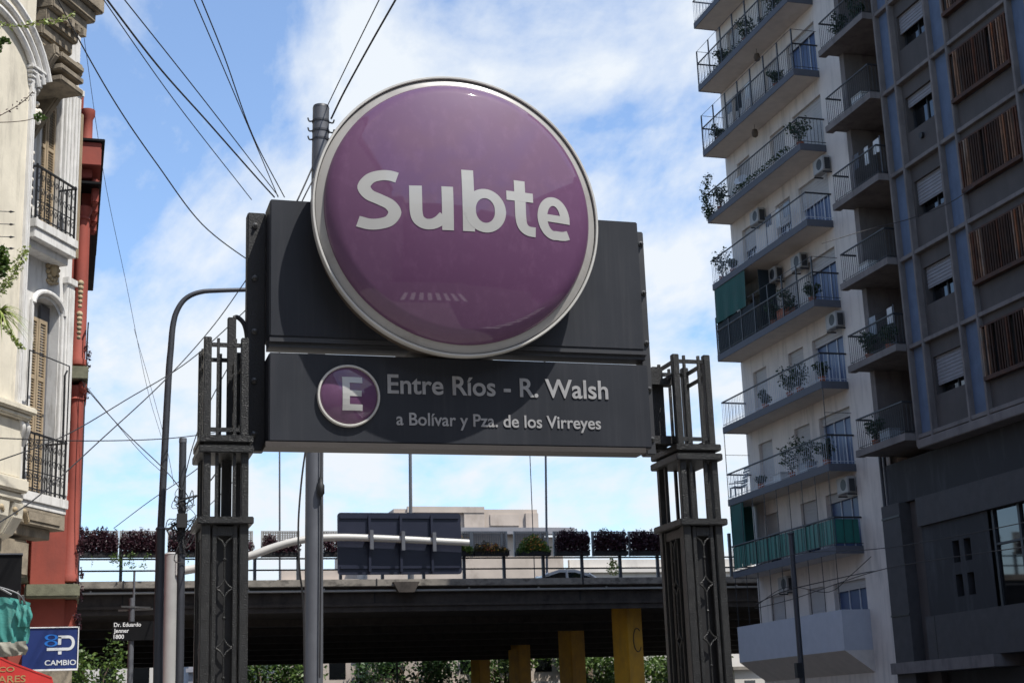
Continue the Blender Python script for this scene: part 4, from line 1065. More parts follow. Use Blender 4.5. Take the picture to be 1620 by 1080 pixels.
    for z in (7.62, 4.55): MB().box(25.28, 25.299, 41.9, 43.0, z-.03, z+.03).build('dark_joint', 'black_paint_and_shade', T)  # thin black strips mark the joint lines
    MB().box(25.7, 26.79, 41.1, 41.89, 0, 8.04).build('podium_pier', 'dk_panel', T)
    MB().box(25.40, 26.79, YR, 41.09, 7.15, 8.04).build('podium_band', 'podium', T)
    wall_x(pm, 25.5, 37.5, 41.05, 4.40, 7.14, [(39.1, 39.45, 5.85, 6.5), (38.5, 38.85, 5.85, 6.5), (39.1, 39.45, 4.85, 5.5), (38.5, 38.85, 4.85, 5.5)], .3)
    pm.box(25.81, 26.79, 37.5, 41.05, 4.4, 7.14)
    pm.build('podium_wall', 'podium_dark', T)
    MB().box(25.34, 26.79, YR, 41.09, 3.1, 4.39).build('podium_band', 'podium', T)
    for y in (33.0, 40.6): MB().box(25.33, 25.3395, y-.02, y+.02, 3.1, 4.39).build('dark_joint', 'black_paint_and_shade', T)
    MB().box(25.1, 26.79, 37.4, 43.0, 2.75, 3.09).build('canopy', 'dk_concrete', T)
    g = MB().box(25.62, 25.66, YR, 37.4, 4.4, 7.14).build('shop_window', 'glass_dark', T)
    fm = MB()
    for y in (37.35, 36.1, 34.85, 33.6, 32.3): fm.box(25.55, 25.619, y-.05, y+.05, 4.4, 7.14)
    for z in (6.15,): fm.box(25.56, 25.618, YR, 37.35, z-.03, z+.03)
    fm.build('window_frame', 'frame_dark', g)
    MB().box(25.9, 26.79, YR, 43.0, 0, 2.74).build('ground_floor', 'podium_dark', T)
dark_building()
random.seed(15)
for z, y, s_, m, lb in ((9.75, 41.5, .4, 'plastic_grey', 'grey box behind the lowest dark balcony railing'), (15.41, 41.8, .38, 'pot_white', 'white box on the dark balcony with folded things'), (21.07, 41.2, .4, 'pot_white', 'white box on an upper dark concrete balcony')):
    crate_box(25.0, y, z+.14, s_, m, lb, 'storage_box', 'box')
for z, y, lb in ((9.75, 42.4, 'dark plant on the lowest dark concrete balcony'), (12.58, 42.3, 'dark plant on the second dark concrete balcony'), (12.58, 41.0, 'larger dark plant on the second dark concrete balcony'), (23.9, 42.2, 'dark plant on the uppermost dark concrete balcony'), (23.9, 41.0, 'round plant at the near end of the uppermost dark concrete balcony')):
    potted(25.0, y, z+.142, .7, .35, lb)

# ================================================================= LEFT CREAM BUILDING
h_ = R(31); tF = Vector((math.sin(h_), math.cos(h_), 0)); nF = Vector((math.cos(h_), -math.sin(h_), 0))
W0 = Vector((-.70, 26, 0)) - nF*.45
FR = (W0, tF, nF)
def PF(u, n, z): return W0 + tF*u + nF*n + Vector((0, 0, z))
def iron_balcony(T, zs, zr, lace):
    u0, u1, nn = .04, 1.34, .42
    r_ = MB()
    r_.fbox(FR, u0, u1, nn-.03, nn+.01, zr-.03, zr); r_.fbox(FR, u0, u1, nn-.02, nn, zs+.06, zs+.08)
    for u in (u0, u1-.03): r_.fbox(FR, u, u+.03, 0, nn, zr-.03, zr); r_.fbox(FR, u, u+.03, nn-.03, nn, zs, zr+.03)
    if lace:
        r_.fbox(FR, u0, u1, nn-.018, nn-.004, zs+.36, zs+.375)
    r_ = r_.build('balcony_railing', 'rail_black', T)
    s_ = MB(); n = 9
    for i in range(n+1):
        u = u0+(u1-u0)*i/n; s_.fbox(FR, u-.008, u+.008, nn-.02, nn-.004, zs, zr-.03)
    for i in range(4):
        n_ = .02+i*.1
        for u in (u0+.008, u1-.024): s_.fbox(FR, u, u+.014, n_-.007, n_+.007, zs, zr-.03)
    for i in range(n):
        uc = u0+(u1-u0)*(i+.5)/n; hw = (u1-u0)/n*.5
        for zc, sg in ((zs+.25, 1), (zs+.55, -1), (zs+.8, 1)):
            pts = []
            for k in range(15):
                a = k/14*2.2*math.pi; rr = .055*(1-.055*k)
                pts.append(PF(uc+sg*rr*math.cos(a)*.9, nn-.012, zc+rr*1.5*math.sin(a)))
            s_.tube(pts, .007, 5)
    s_.build('scrollwork', 'rail_black', r_)
def shutter_pair(T, u0, u1, n, z0, z1):
    for a, b, rec in ((u0, (u0+u1)/2-.01, 0), ((u0+u1)/2+.01, u1, .0)):
        f = MB(); f.fbox(FR, a, a+.05, n-.02, n+.03, z0, z1); f.fbox(FR, b-.05, b, n-.02, n+.03, z0, z1)
        k = 3
        for q in range(k+1): z = z0+(z1-z0-.07)*q/k; f.fbox(FR, a+.05, b-.05, n-.02, n+.03, z, z+.07)
        f = f.build('shutter', 'shutter_tan', T)
        s_ = MB(); z = z0+.09
        while z < z1-.1:
            s_.add([PF(a+.05, n-.015, z+.035), PF(b-.05, n-.015, z+.035), PF(b-.05, n+.022, z), PF(a+.05, n+.022, z), PF(a+.05, n-.015, z+.043), PF(b-.05, n-.015, z+.043), PF(b-.05, n+.022, z+.008), PF(a+.05, n+.022, z+.008)],
                   [(0,1,2,3),(4,7,6,5),(0,4,5,1),(1,5,6,2),(2,6,7,3),(3,7,4,0)]); z += .052
        s_.build('slats', 'shutter_tan', f)
def wall_f(mb, n, u0, u1, z0, z1, holes, dep, arch=None):
    us = sorted({u0, u1, *[h[0] for h in holes], *[h[1] for h in holes]}); zs = sorted({z0, z1, *[h[2] for h in holes], *[h[3] for h in holes]})
    for i in range(len(us)-1):
        for j in range(len(zs)-1):
            cu, cz = (us[i]+us[i+1])/2, (zs[j]+zs[j+1])/2
            if any(h[0] < cu < h[1] and h[2] < cz < h[3] for h in holes): continue
            mb.add([PF(us[i], n, zs[j]), PF(us[i+1], n, zs[j]), PF(us[i+1], n, zs[j+1]), PF(us[i], n, zs[j+1])], [(0, 1, 2, 3)])
    for a, b, c, d in holes:
        mb.add([PF(a, n, c), PF(b, n, c), PF(b, n, d), PF(a, n, d), PF(a, n-dep, c), PF(b, n-dep, c), PF(b, n-dep, d), PF(a, n-dep, d)], [(0,1,5,4),(1,2,6,5),(2,3,7,6),(3,0,4,7)])
def cream_building():
    T = thing('cream_building', 'ornate cream corner building with shuttered balconies at the left edge', 'building', PF(-1, -4, 0))
    # main wall with two tall openings
    mb = MB(); wall_f(mb, .02, -.9, 1.94, 5.3, 17, [(.72, 1.30, 10.45, 13.2), (.72, 1.58, 5.7, 9.35)], .28)
    mb.fbox(FR, -.9, 1.94, -8, -.26, 5.3, 17); mb.build('wall', 'cream_white', T)
    # mouldings around the openings
    for (z0, z1, arch) in ((10.45, 13.2, 0), (5.7, 9.0, 1)):
        m_ = MB()
        for u in ((.60, 1.60) if arch else (.60, 1.30)):
            m_.fbox(FR, u, u+.07, .021, .075, z0, z1+.2); m_.fbox(FR, u+.075, u+.11, .021, .05, z0, z1+.2)
        m_.build('door_surround', 'cream_white', T, bevel=.008)
    m_ = MB(); pts = []
    for k in range(13): a = math.pi*k/12; pts.append(PF(1.16-.50*math.cos(a), .06, 9.15+.30*math.sin(a)))
    m_.tube(pts, .05, 8); m_.build('arch_moulding', 'cream_white', T, smooth=True)
    m_ = MB()
    for k in range(12):
        a0, a1 = math.pi*k/12, math.pi*(k+1)/12
        f = lambda a: (1.16-.46*math.cos(a), 8.98+.37*math.sin(a))
        (ua, za), (ub, zb) = f(a0), f(a1)
        m_.add([PF(ua, .015, za), PF(ub, .015, zb), PF(ub, .015, 9.37), PF(ua, .015, 9.37)], [(0, 1, 2, 3)])
    m_.build('arch_infill', 'cream_white', T)
    # pilasters
    for u0, u1, z0, z1 in ((1.42, 1.92, 10.47, 13.7), (1.68, 1.93, 5.72, 9.9)):
        m_ = MB(); m_.fbox(FR, u0, u1, .021, .10, z0, z1)
        for q in range(4): uu = u0+.05+q*(u1-u0-.1)/3.4; m_.fbox(FR, uu, uu+.045, .10, .125, z0+.15, z1-.2)
        m_.fbox(FR, u0-.04, u1+.04, .02, .14, z1-.12, z1); m_.build('pilaster', 'cream_white', T, bevel=.005)
    # shutters and grey blinds
    shutter_pair(T, .72, 1.29, -.06, 10.47, 13.1); shutter_pair(T, .72, 1.28, -.06, 5.72, 8.95); shutter_pair(T, 1.95, 2.13, .0, 10.4, 13.3)
    MB().fbox(FR, 1.29, 1.575, -.22, -.18, 5.71, 9.3).build('grey_blind', 'grey_blind', T)
    # balconies
    for zs, zr, h in ((10.47, 11.47, .34), (5.70, 6.72, .26)):
        m_ = MB(); m_.fbox(FR, 0, 1.40, -.0, .46, zs-.16, zs); m_.fbox(FR, .02, 1.38, .0, .43, zs-h, zs-.162); m_.fbox(FR, .06, 1.34, .021, .30, zs-h-(.14 if zs > 8 else .02), zs-h-.001)
        m_.build('balcony_slab', 'cream_white', T, bevel=.01)
        iron_balcony(T, zs, zr, True)
        if zs < 8:
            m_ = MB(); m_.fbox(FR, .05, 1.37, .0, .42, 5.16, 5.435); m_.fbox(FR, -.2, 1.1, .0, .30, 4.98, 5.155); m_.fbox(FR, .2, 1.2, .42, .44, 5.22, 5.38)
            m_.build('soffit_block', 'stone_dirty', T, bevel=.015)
    # laundry frame above the lower balcony
    m_ = MB(); m_.tube([PF(.04, .42, 6.72), PF(.04, .42, 8.1), PF(1.32, .42, 8.1), PF(1.32, .42, 6.72)], .014, 6); m_.tube([PF(1.2, .42, 6.72), PF(1.18, .42, 7.9), PF(1.25, .42, 8.0)], .02, 6)
    m_.build('drying_frame', 'rail_black', T)
    # cartouche
    m_ = MB(); c = PF(1.25, .05, 9.95); m_.ball(c, .11, 14, .17); 
    for k in range(14):
        a = 6.283*k/14; m_.ball(PF(1.25+.17*math.cos(a), .05, 9.95+.22*math.sin(a)), .045, 8)
    for k in range(6): m_.ball(PF(1.10+.06*k, .05, 9.68-.03*math.sin(k)), .035, 8)
    m_.build('cartouche', 'ornament', T, smooth=True)
    for zt in (9.9, 9.3):
        m_ = MB()
        for k in range(6): m_.ball(PF(2.1, .12, zt-.09*k), .06-.004*k, 8)
        m_.build('carved_drop', 'ornament', T, smooth=True)
    # projecting bay on the left
    NB = .9
    b = MB(); b.fbox(FR, -4.5, -.95, -2, NB-.02, 6.9, 17); b.fbox(FR, -4.5, -.88, -2, NB-.10, 6.9, 17)
    b.fbox(FR, -.98, -.80, -1.5, NB-.14, 6.9, 17); b.build('bay_wall', 'cream', T)
    m_ = MB()
    for q, (u, d) in enumerate(((-1.02, .05), (-.93, .03), (-.86, -.02), (-.79, -.06))): m_.fbox(FR, u-.03, u+.03, NB-.15, NB+d, 6.9, 12.9)
    m_.build('bay_moulding', 'cream_white', T, bevel=.012)
    m_ = MB()
    for j, (r0, rr) in enumerate(((1.45, .06), (1.58, .045), (1.70, .06))):
        pts = [PF(-2.25+r0*math.cos(R(a)), NB+.04+.03*j, 12.0+.05*j+r0*.95*math.sin(R(a))) for a in range(20, 165, 8)]; m_.tube(pts, rr, 8)
    m_.build('bay_arch', 'cream_white', T, smooth=True)
    m_ = MB()
    for j in range(5): m_.fbox(FR, -1.08-.02*j, -.76+.02*j, NB-.1, NB+.02+.025*j, 12.42+.075*j, 12.485+.075*j)
    m_.build('bay_capital', 'cream_white', T, bevel=.015)
    m_ = MB()
    for k in range(7): m_.ball(PF(-.72+.03*math.sin(k*2), NB-.10, 12.95-.17*k+random.uniform(-.02, .02)), .075 if k < 3 else .055, 8)
    m_.build('garland', 'face_stone', T, smooth=True)
    for q in range(7):
        zz = 11.35-.16*q; MB().ball(PF(-.72, NB-.12, zz), .05, 7).build('garland_bead', 'face_stone', T, smooth=True)
    # mask
    m_ = MB(); c = PF(-.72, NB-.06, 12.0); m_.ball(c, .085, 14, .13); m_.ball(c+nF*.06+Vector((0, 0, -.02)), .022, 8, .05); m_.ball(c+nF*.03+Vector((0, 0, -.10)), .045, 8)
    for k in range(7): m_.ball(c-nF*.01+Vector((0, 0, .09))+tF*.03*math.sin(k*2)+nF*.05*math.cos(k*.9)+Vector((0, 0, .02*math.sin(k*1.7))), .05, 8)
    m_.build('stone_mask', 'face_stone', T, smooth=True)
    # sill and swollen base of the bay
    m_ = MB()
    for j, (z0, z1, d) in enumerate(((6.78, 6.9, .14), (6.68, 6.78, .08), (5.72, 6.68, -.02), (5.5, 5.72, .08), (5.35, 5.5, .02))): m_.fbox(FR, -4.5, -.74+d, -1, NB+d, z0, z1)
    m_.build('bay_base', 'cream', T, bevel=.03)
    for u in (-.84, -.70):
        m_ = MB(); pts = spline([PF(u, NB-.12, 6.75), PF(u+.02, NB-.0, 6.6), PF(u+.06, NB-.04, 6.45), PF(u+.08, NB-.12, 6.3)], 5)
        m_.tube(pts, [.055-.001*i for i in range(len(pts))], 8); m_.build('scroll', 'cream_white', T, smooth=True)
    # corbelled underside
    for u in (-1.35, -.95, -2.1):
        m_ = MB(); prof = [(NB, 5.35), (NB-.02, 5.1), (NB-.18, 4.85), (NB-.5, 4.7), (NB-1.2, 4.35), (NB-1.2, 5.35)]
        m_.prism([PF(u, d, z) for d, z in prof], tF, .30); m_.build('corbel', 'cream', T, bevel=.02)
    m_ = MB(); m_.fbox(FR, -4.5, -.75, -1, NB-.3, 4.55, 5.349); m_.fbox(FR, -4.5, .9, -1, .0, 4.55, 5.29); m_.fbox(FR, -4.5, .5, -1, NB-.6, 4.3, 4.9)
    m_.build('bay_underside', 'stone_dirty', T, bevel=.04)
    for u in (-1.28, -.9, -.62):
        m_ = MB(); 
        for k in range(5): m_.ball(PF(u+.05*k, NB-.02-.02*k, 5.22-.03*k), .05, 7)
        m_.build('carved_drop', 'ornament', T, smooth=True)
    # big eaves cornice
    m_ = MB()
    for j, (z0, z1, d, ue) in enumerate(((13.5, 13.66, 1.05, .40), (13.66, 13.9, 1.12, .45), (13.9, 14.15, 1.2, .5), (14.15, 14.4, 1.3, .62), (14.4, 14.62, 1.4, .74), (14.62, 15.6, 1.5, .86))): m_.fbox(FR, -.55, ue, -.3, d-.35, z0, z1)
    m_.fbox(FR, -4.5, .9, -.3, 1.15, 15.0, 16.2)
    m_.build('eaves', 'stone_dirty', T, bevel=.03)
    for q in range(3):
        zq = 12.9+.22*q
        m_ = MB().fbox(FR, -.30, .45, .0, 1.02, zq-.05, zq+.06); m_.build('eaves_beam', 'stone_dirty', T, bevel=.02)
    for u in (-.45, .35):
        m_ = MB(); prof = [(0, 13.5), (.95, 13.5), (.98, 13.3), (.8, 13.05), (.55, 12.85), (.25, 12.45), (0, 12.1)]
        m_.prism([PF(u, d, z) for d, z in prof], tF, .16); m_.build('eaves_bracket', 'stone_dirty', T, bevel=.03)
    for q in range(4): MB().fbox(FR, -.2+.2*q, -.1+.2*q, .9, 1.0, 14.15-.12, 14.149).build('eaves_dentil', 'stone_dirty', T)
    # dark shop box below
    MB().fbox(FR, -4, -.3, -1, .35, 0.13, 4.29).build('ground_floor', 'stone_dirty', T)
cream_building()

def red_building():
    T = thing('red_building', 'brick red building with engaged columns just behind the cream corner building', 'building', (-3, 31, 0))
    Y = 29.0
    w_ = MB().box(-6, .03, Y, Y+8, 0, 14.2).build('wall', 'red_wall', T)
    MB().box(-.6, .02, Y-.12, Y-.002, 4.4, 6.3).build('lower_panel', 'red_wall', T, bevel=.01)
    # engaged columns
    for z0, z1 in ((4.45, 8.15), (8.55, 11.75)):
        c = MB().lathe((.10, Y+.02, 0), [(.135, z0), (.16, z0+.02), (.16, z0+.12), (.13, z0+.16), (.125, (z0+z1)/2), (.12, z1-.28), (.15, z1-.25), (.12, z1-.2), (.17, z1-.05), (.17, z1)], 20, 'Z')
        c.build('column', 'red_wall', T, smooth=True)
    MB().box(.06, .24, Y+.14, Y+7, 4.4, 12.5).build('side_pier', 'red_wall', T, bevel=.01)
    MB().box(.245, .275, Y+.9, Y+1.1, 4.4, 8.5).build('downpipe', 'pole_dark', T)
    # entablature with upper balcony
    m_ = MB(); m_.box(-.5, .24, Y-.2, Y+7, 12.3, 12.5); m_.box(-.5, .40, Y-.4, Y+7, 12.5, 12.98); m_.build('entablature', 'red_wall', T, bevel=.015)
    m_ = MB(); m_.box(-.5, .46, Y-.45, Y+7, 12.981, 13.04); m_.box(-.5, .42, Y-.42, Y+7, 12.1, 12.16); m_.build('cornice', 'sign_black', T, bevel=.01)
    for q in range(4):
        MB().box(.24, .38, Y-.2+q*.6, Y+.05+q*.6, 11.8, 12.299).build('corbel', 'red_wall', T, bevel=.03)
    MB().box(-.5, .20, Y-.05, Y+5, 13.04, 13.78).build('parapet', 'red_wall', T, bevel=.02)
    MB().lathe((.12, Y+.0, 0), [(.12, 13.04), (.14, 13.1), (.10, 13.2), (.10, 13.6), (.14, 13.68), (.14, 13.8), (.001, 13.82)], 16, 'Z').build('finial_post', 'red_wall', T, smooth=True)
    # mid ledge balcony
    MB().box(-.2, .30, Y-.25, Y+2.2, 8.25, 8.50).build('ledge', 'moss_ledge', T, bevel=.015)
    r_ = MB()
    for q in range(10): r_.box(.26, .275, Y-.2+q*.2, Y-.18+q*.2, 8.5, 9.35)
    r_.box(.255, .28, Y-.22, Y+2, 9.34, 9.37)
    r_.build('balcony_railing', 'rail_black', T)
    m_ = MB()
    for q in range(5): m_.ball((.2, Y-.1+q*.4, 8.12), .09, 8, .12)
    m_.build('carved_corbel', 'red_wall', T, smooth=True)
    # lower ledges
    MB().box(-.68, .285, Y-.35, Y+1.5, 4.16, 4.40).build('ledge', 'moss_ledge', T, bevel=.03)
    m_ = MB(); pr_ = [(-.98, 4.9), (-.76, 4.9), (-.68, 4.8), (-.62, 4.42), (-.98, 4.42)]; m_.prism([(x, Y-.45, z) for x, z in pr_], (0, 1, 0), .4); m_.build('ledge', 'moss_ledge', T, bevel=.02)
    MB().box(-.64, .25, Y+.12, Y+1.5, 3.35, 4.159).build('frieze', 'red_wall', T, bevel=.02)
    MB().box(-.48, -.08, Y-.34, Y-.05, 3.28, 3.42).build('sill', 'cream', T, bevel=.02)
    MB().box(-.62, .20, Y-.2, Y+1.5, 0.13, 3.34).build('ground_floor', 'stone_dirty', T)
    # dry dark creeper hanging on its corner
    fm = MB(); random.seed(44)
    for q in range(34): z = random.uniform(3.6, 5.6) if q < 26 else random.uniform(7.9, 9.0); leaves(fm, (.27+random.uniform(-.05, .05), Y-.1+random.random()*.5, z), (.05, .06, .1), 16, .06)
    solo('dry_creeper', fm, 'leaf_purple', 'dark dry creeper hanging down the corner of the red building', 'creeper')
red_building()

# ================================================================= LEFT SHOP THINGS
def exchange_sign():
    T = thing('exchange_sign', 'dark blue shop sign with a white logo and the word CAMBIO', 'shop sign', (-.16, 24, 2.66))
    b = MB().box(-.56, .235, 24, 24.12, 2.68, 3.285).build('panel', 'sign_blue', T, bevel=.006)
    MB().box(-.57, .245, 23.985, 24.13, 2.655, 2.679).build('frame', 'print_grey', T)
    MB().box(.2355, .25, 23.985, 24.13, 2.68, 3.30).build('frame', 'print_grey', T)
    MB().box(-.57, .245, 23.985, 24.13, 3.286, 3.30).build('frame', 'print_grey', T)
    Yt = 23.998
    text_mb('CAMBIO', -.232, 2.735, .462-.01, .078, off=.016, Y=Yt, extrude=.003).build('lettering', 'print_white', b)
    # the blue pierced figure and the white hooked letter beside it
    def band(pts, wd, name, m):
        mb = MB(); n = len(pts)
        P = [Vector((x, 0, z)) for x, z in pts]; Lr = []
        for i in range(n):
            d = (P[min(i+1, n-1)]-P[max(i-1, 0)]).normalized(); nn = Vector((-d.z, 0, d.x)); 
            Lr.append((P[i]+nn*wd/2, P[i]-nn*wd/2))
        for i in range(n-1):
            a, b_ = Lr[i]; c, d_ = Lr[i+1]; mb.add([(q.x, Yt-.003, q.z) for q in (a, b_, d_, c)], [(0, 1, 2, 3)])
        mb.prism([(q.x, Yt, q.z) for q in [l[0] for l in Lr]+[l[1] for l in Lr][::-1]], (0, -1, 0), .0025)
        mb.build(name, m, b)
    ring = lambda cx_, cz_, r1, r2: [(cx_+r1*math.cos(R(a)), cz_+r2*math.sin(R(a))) for a in range(0, 361, 20)]
    X0 = -.225+.09
    for cz_ in (3.145, 3.055):
        k = [(-.225+.075+.055*math.cos(R(a)), cz_+.030*math.sin(R(a))) for a in range(0, 361, 20)]
        mb = MB(); 
        for i in range(len(k)-1):
            (xa, za), (xb, zb) = k[i], k[i+1]; cxx = -.15
            s_ = 1.75; mb.add([(xa, Yt-.003, za), (xb, Yt-.003, zb), (cxx+(xb-cxx)*s_, Yt-.003, cz_+(zb-cz_)*1.5), (cxx+(xa-cxx)*s_, Yt-.003, cz_+(za-cz_)*1.5)], [(0, 1, 2, 3)])
        mb.build('logo_blue', 'print_blue', b)
    arc = [(-.035, 3.03), (-.035, 3.14)] 
    band([(-.028, 3.035), (-.028, 3.09), (-.028, 3.15)], .045, 'logo_white', 'print_white')
    hook = [(-.05, 3.150)]+[(.10+.072*math.cos(R(a)), 3.06+.09*math.sin(R(a))) for a in range(90, -91, -15)]+[(-.21, 2.97)]
    band(hook, .042, 'logo_white', 'print_white')
    MB().box(-.045, .005, Yt-.004, Yt-.0005, 2.892, 2.938).build('logo_white', 'print_white', b)
exchange_sign()
def red_sign():
    # slanted red board with gold letters
    T = thing('red_sign', 'red shop board with gold lettering, slanted, at the bottom left corner', 'shop sign', (-.5, 20, 2.0))
    Y = 20.0; P = [onY(-60, 1010, Y), onY(18, 1046, Y), onY(82, 1070, Y), onY(90, 1100, Y), onY(-60, 1100, Y)]
    bd = MB().prism([(p.x, Y, p.z) for p in P], (0, 1, 0), .08).build('board', 'sign_red', T, bevel=.006)
    a = onY(-34, 1067, Y); text_mb('ICO', onY(-6, 1060, Y).x, onY(0, 1062, Y).z, .215, .062, off=.016, Y=Y-.001, extrude=.004).build('lettering', 'gold', bd)
    text_mb('ARES', onY(-4, 1080, Y).x, onY(0, 1079, Y).z-.0, .33, .085, off=.016, Y=Y-.001, extrude=.004).build('lettering', 'gold', bd)
    mb = MB(); mb.prism([(P[0].x, Y-.006, P[0].z), (P[1].x, Y-.006, P[1].z), (P[2].x, Y-.006, P[2].z), (P[2].x, Y-.006, P[2].z-.018), (P[1].x, Y-.006, P[1].z-.022), (P[0].x, Y-.006, P[0].z-.022)], (0, 1, 0), .005)
    mb.build('edge_trim', 'sign_red', T)
red_sign()
T = thing('black_sign', 'plain black box sign below the cream bay, above the teal awning', 'shop sign', (-.7, 21, 3.5))
p0, p1, p2 = onY(-40, 878, 21), onY(35, 877, 21), onY(35, 945, 21)
MB().box(p0.x, p1.x, 21, 21.15, p2.z-.3, p1.z).build('panel', 'sign_black', T, bevel=.01)
MB().box(p0.x, p1.x+.01, 20.98, 21.17, p1.z+.001, p1.z+.02).build('rim', 'pole_grey', T)
def teal_awning():
    Y = 16.0; T = thing('folded_awning', 'folded teal canvas awning with dirty pale hem hanging at the left edge', 'awning', (-.6, Y, 2.3))
    random.seed(8)
    def sheet(z_hi, z_lo, x_lo, x_hi, nx, nz, ph, amp, yoff, jag=0):
        m_ = MB()
        for j in range(nz+1):
            for i in range(nx+1):
                s_, t_ = i/nx, j/nz; x = x_lo+(x_hi-x_lo)*s_
                sl = -.10*max(0, s_-.45)*1.6 if j == 0 or True else 0
                z = z_hi(s_)+(z_lo(s_)-z_hi(s_))*t_ + (jag*math.sin(i*2.3) if j == nz else 0)
                y = Y+yoff+amp*(abs(math.sin(s_*9+ph+.7*math.sin(t_*3+s_*4)))*1.6+abs(math.sin(s_*21-t_*4+ph))*.7)*(.55+.6*t_)-.012*math.sin(t_*3.1)
                x += .012*math.sin(t_*7+s_*9+ph)
                m_.v.append(Vector((x, y, z)))
        for j in range(nz):
            for i in range(nx): a = j*(nx+1)+i; m_.f.append([a, a+1, a+nx+2, a+nx+1])
        b0 = len(m_.v); m_.v += [v+Vector((0, .05, 0)) for v in m_.v]; m_.f += [[b0+i for i in f[::-1]] for f in m_.f[:]]
        return m_
    hi = lambda s_: 3.06-.04*s_-.14*max(0, s_-.7); lo = lambda s_: 2.56+.02*s_
    sheet(hi, lo, -.95, -.32, 60, 26, 0, .022, 0).build('canvas', 'teal', T, smooth='all')
    sheet(lambda s_: 2.98-.05*s_, lambda s_: 2.74, -.44, -.30, 16, 12, 2, .02, -.05).build('canvas_fold', 'teal', T, smooth='all')
    sheet(lambda s_: 2.58+.02*s_, lambda s_: 2.42+.05*s_, -.95, -.33, 60, 8, 1, .026, -.01, .004).build('hem', 'canvas_dirty', T, smooth='all')
    m_ = MB(); m_.tube(spline([(-1.0, Y-.05, 3.2), (-.7, Y-.05, 3.15), (-.52, Y-.05, 3.10), (-.42, Y-.05, 3.05), (-.37, Y-.05, 2.98)], 5), .007, 6)
    m_.tube(spline([(-.95, Y, 3.2), (-.66, Y, 3.14), (-.5, Y, 3.06)], 5), .010, 6); m_.tube([(-.44, Y-.04, 3.09), (-.40, Y, 2.94)], .012, 6); m_.tube([(-.39, Y-.04, 3.05), (-.36, Y, 2.92)], .012, 6)
    m_.build('folding_arm', 'steel', T)
teal_awning()
# plants hanging on the cream bay
def blades(name, label, base, n, length, m, droop=.6, spread=1):
    T = thing(name, label, 'plant', base); mb = MB(); b = Vector(base)
    for i in range(n):
        a = random.uniform(-.6, 2.6) if spread < 1 else random.uniform(0, 6.28); l = length*random.uniform(.6, 1.1); el = random.uniform(-.2, 1.1)
        d = (rt*math.cos(a)*1.0 + Vector((0, 1, 0))*math.sin(a)*.6).normalized(); pts = []
        for k in range(7):
            t_ = k/6; pts.append(b+d*l*t_*math.cos(el)+Vector((0, 0, l*t_*math.sin(el)-droop*l*t_*t_)))
        wv = d.cross(Vector((0, 0, 1))).normalized()*.011
        for k in range(6):
            s0, s1 = 1-(k/6)**2, 1-((k+1)/6)**2
            mb.add([pts[k]-wv*s0, pts[k]+wv*s0, pts[k+1]+wv*s1, pts[k+1]-wv*s1], [(0, 1, 2, 3)])
    mb.build('blades', m, T); MB().ball(b-Vector((0, 0, .06)), .07, 8).build('crown_root', 'bark', T)
random.seed(17)
p = onY(-2, 497, 20); blades('spider_plant', 'pale green spider plant arching out over the cream bay at the left edge', p, 130, .52, 'leaf_lime', .75)
def twig(name, label, pix, Yp, lm, dens, size, r_=.006, rad=.05):
    P = [onY(x, y, Yp) for x, y in pix]; pts = spline(P, 6); T = thing(name, label, 'plant', P[0])
    MB().tube(pts, r_, 5).build('stem', 'bark', T); fm = MB()
    for q in pts[2:]: leaves(fm, q, rad, dens, size)
    fm.build('leaves', lm, T); return T
twig('vine_branch', 'thin vine shoot with small green leaves crossing the top left corner', [(-10, 38), (25, 42), (60, 36), (92, 32), (118, 24)], 20, 'leaf_lime', 6, .05)
twig('vine_branch', 'bare twig with a clump of green leaves at its tip beside the stone garland', [(-5, 194), (20, 193), (45, 190), (60, 184)], 20, 'leaf_lime', 0, .05)
fm = MB(); leaves(fm, onY(63, 185, 20), (.08, .06, .06), 60, .06); solo('leaf_clump', fm, 'leaf', 'clump of green and yellow leaves in front of the stone garland', 'leaves')
twig('vine_branch', 'reddish twig rising across the cream wall below the arch moulding', [(-5, 186), (20, 172), (40, 158), (52, 145)], 20, 'leaf_purple', 2, .04)
twig('vine_branch', 'wispy green sprays climbing the left edge above the spider plant', [(-8, 470), (10, 450), (26, 425), (40, 395)], 19.8, 'leaf_lime', 22, .045, rad=.09)
twig('vine_branch', 'dark leafy stem at the left edge beneath the railing spikes', [(-8, 440), (4, 425), (8, 412), (2, 395)], 19.6, 'leaf', 26, .06, rad=.08)
twig('vine_branch', 'drooping green spray below the spider plant', [(0, 510), (14, 525), (26, 540), (36, 552)], 19.7, 'leaf_lime', 9, .045, rad=.04)
twig('vine_branch', 'small green leaves hanging at the upper left edge', [(-8, 90), (2, 70), (6, 62), (12, 66)], 19.9, 'leaf', 12, .05, rad=.04)
sp = MB()
for y in (334, 354, 374, 392): 
    a, b = onY(-12, y, 21), onY(22, y+1, 21); sp.tube([a, b], .006, 5); c = onY(17, y+1, 21); sp.tube([c-rt*.04, c, c+rt*.06], [.002, .018, .001], 6)
solo('railing_spikes', sp, 'rail_black', 'row of black arrow-tipped spikes at the left edge', 'railing')

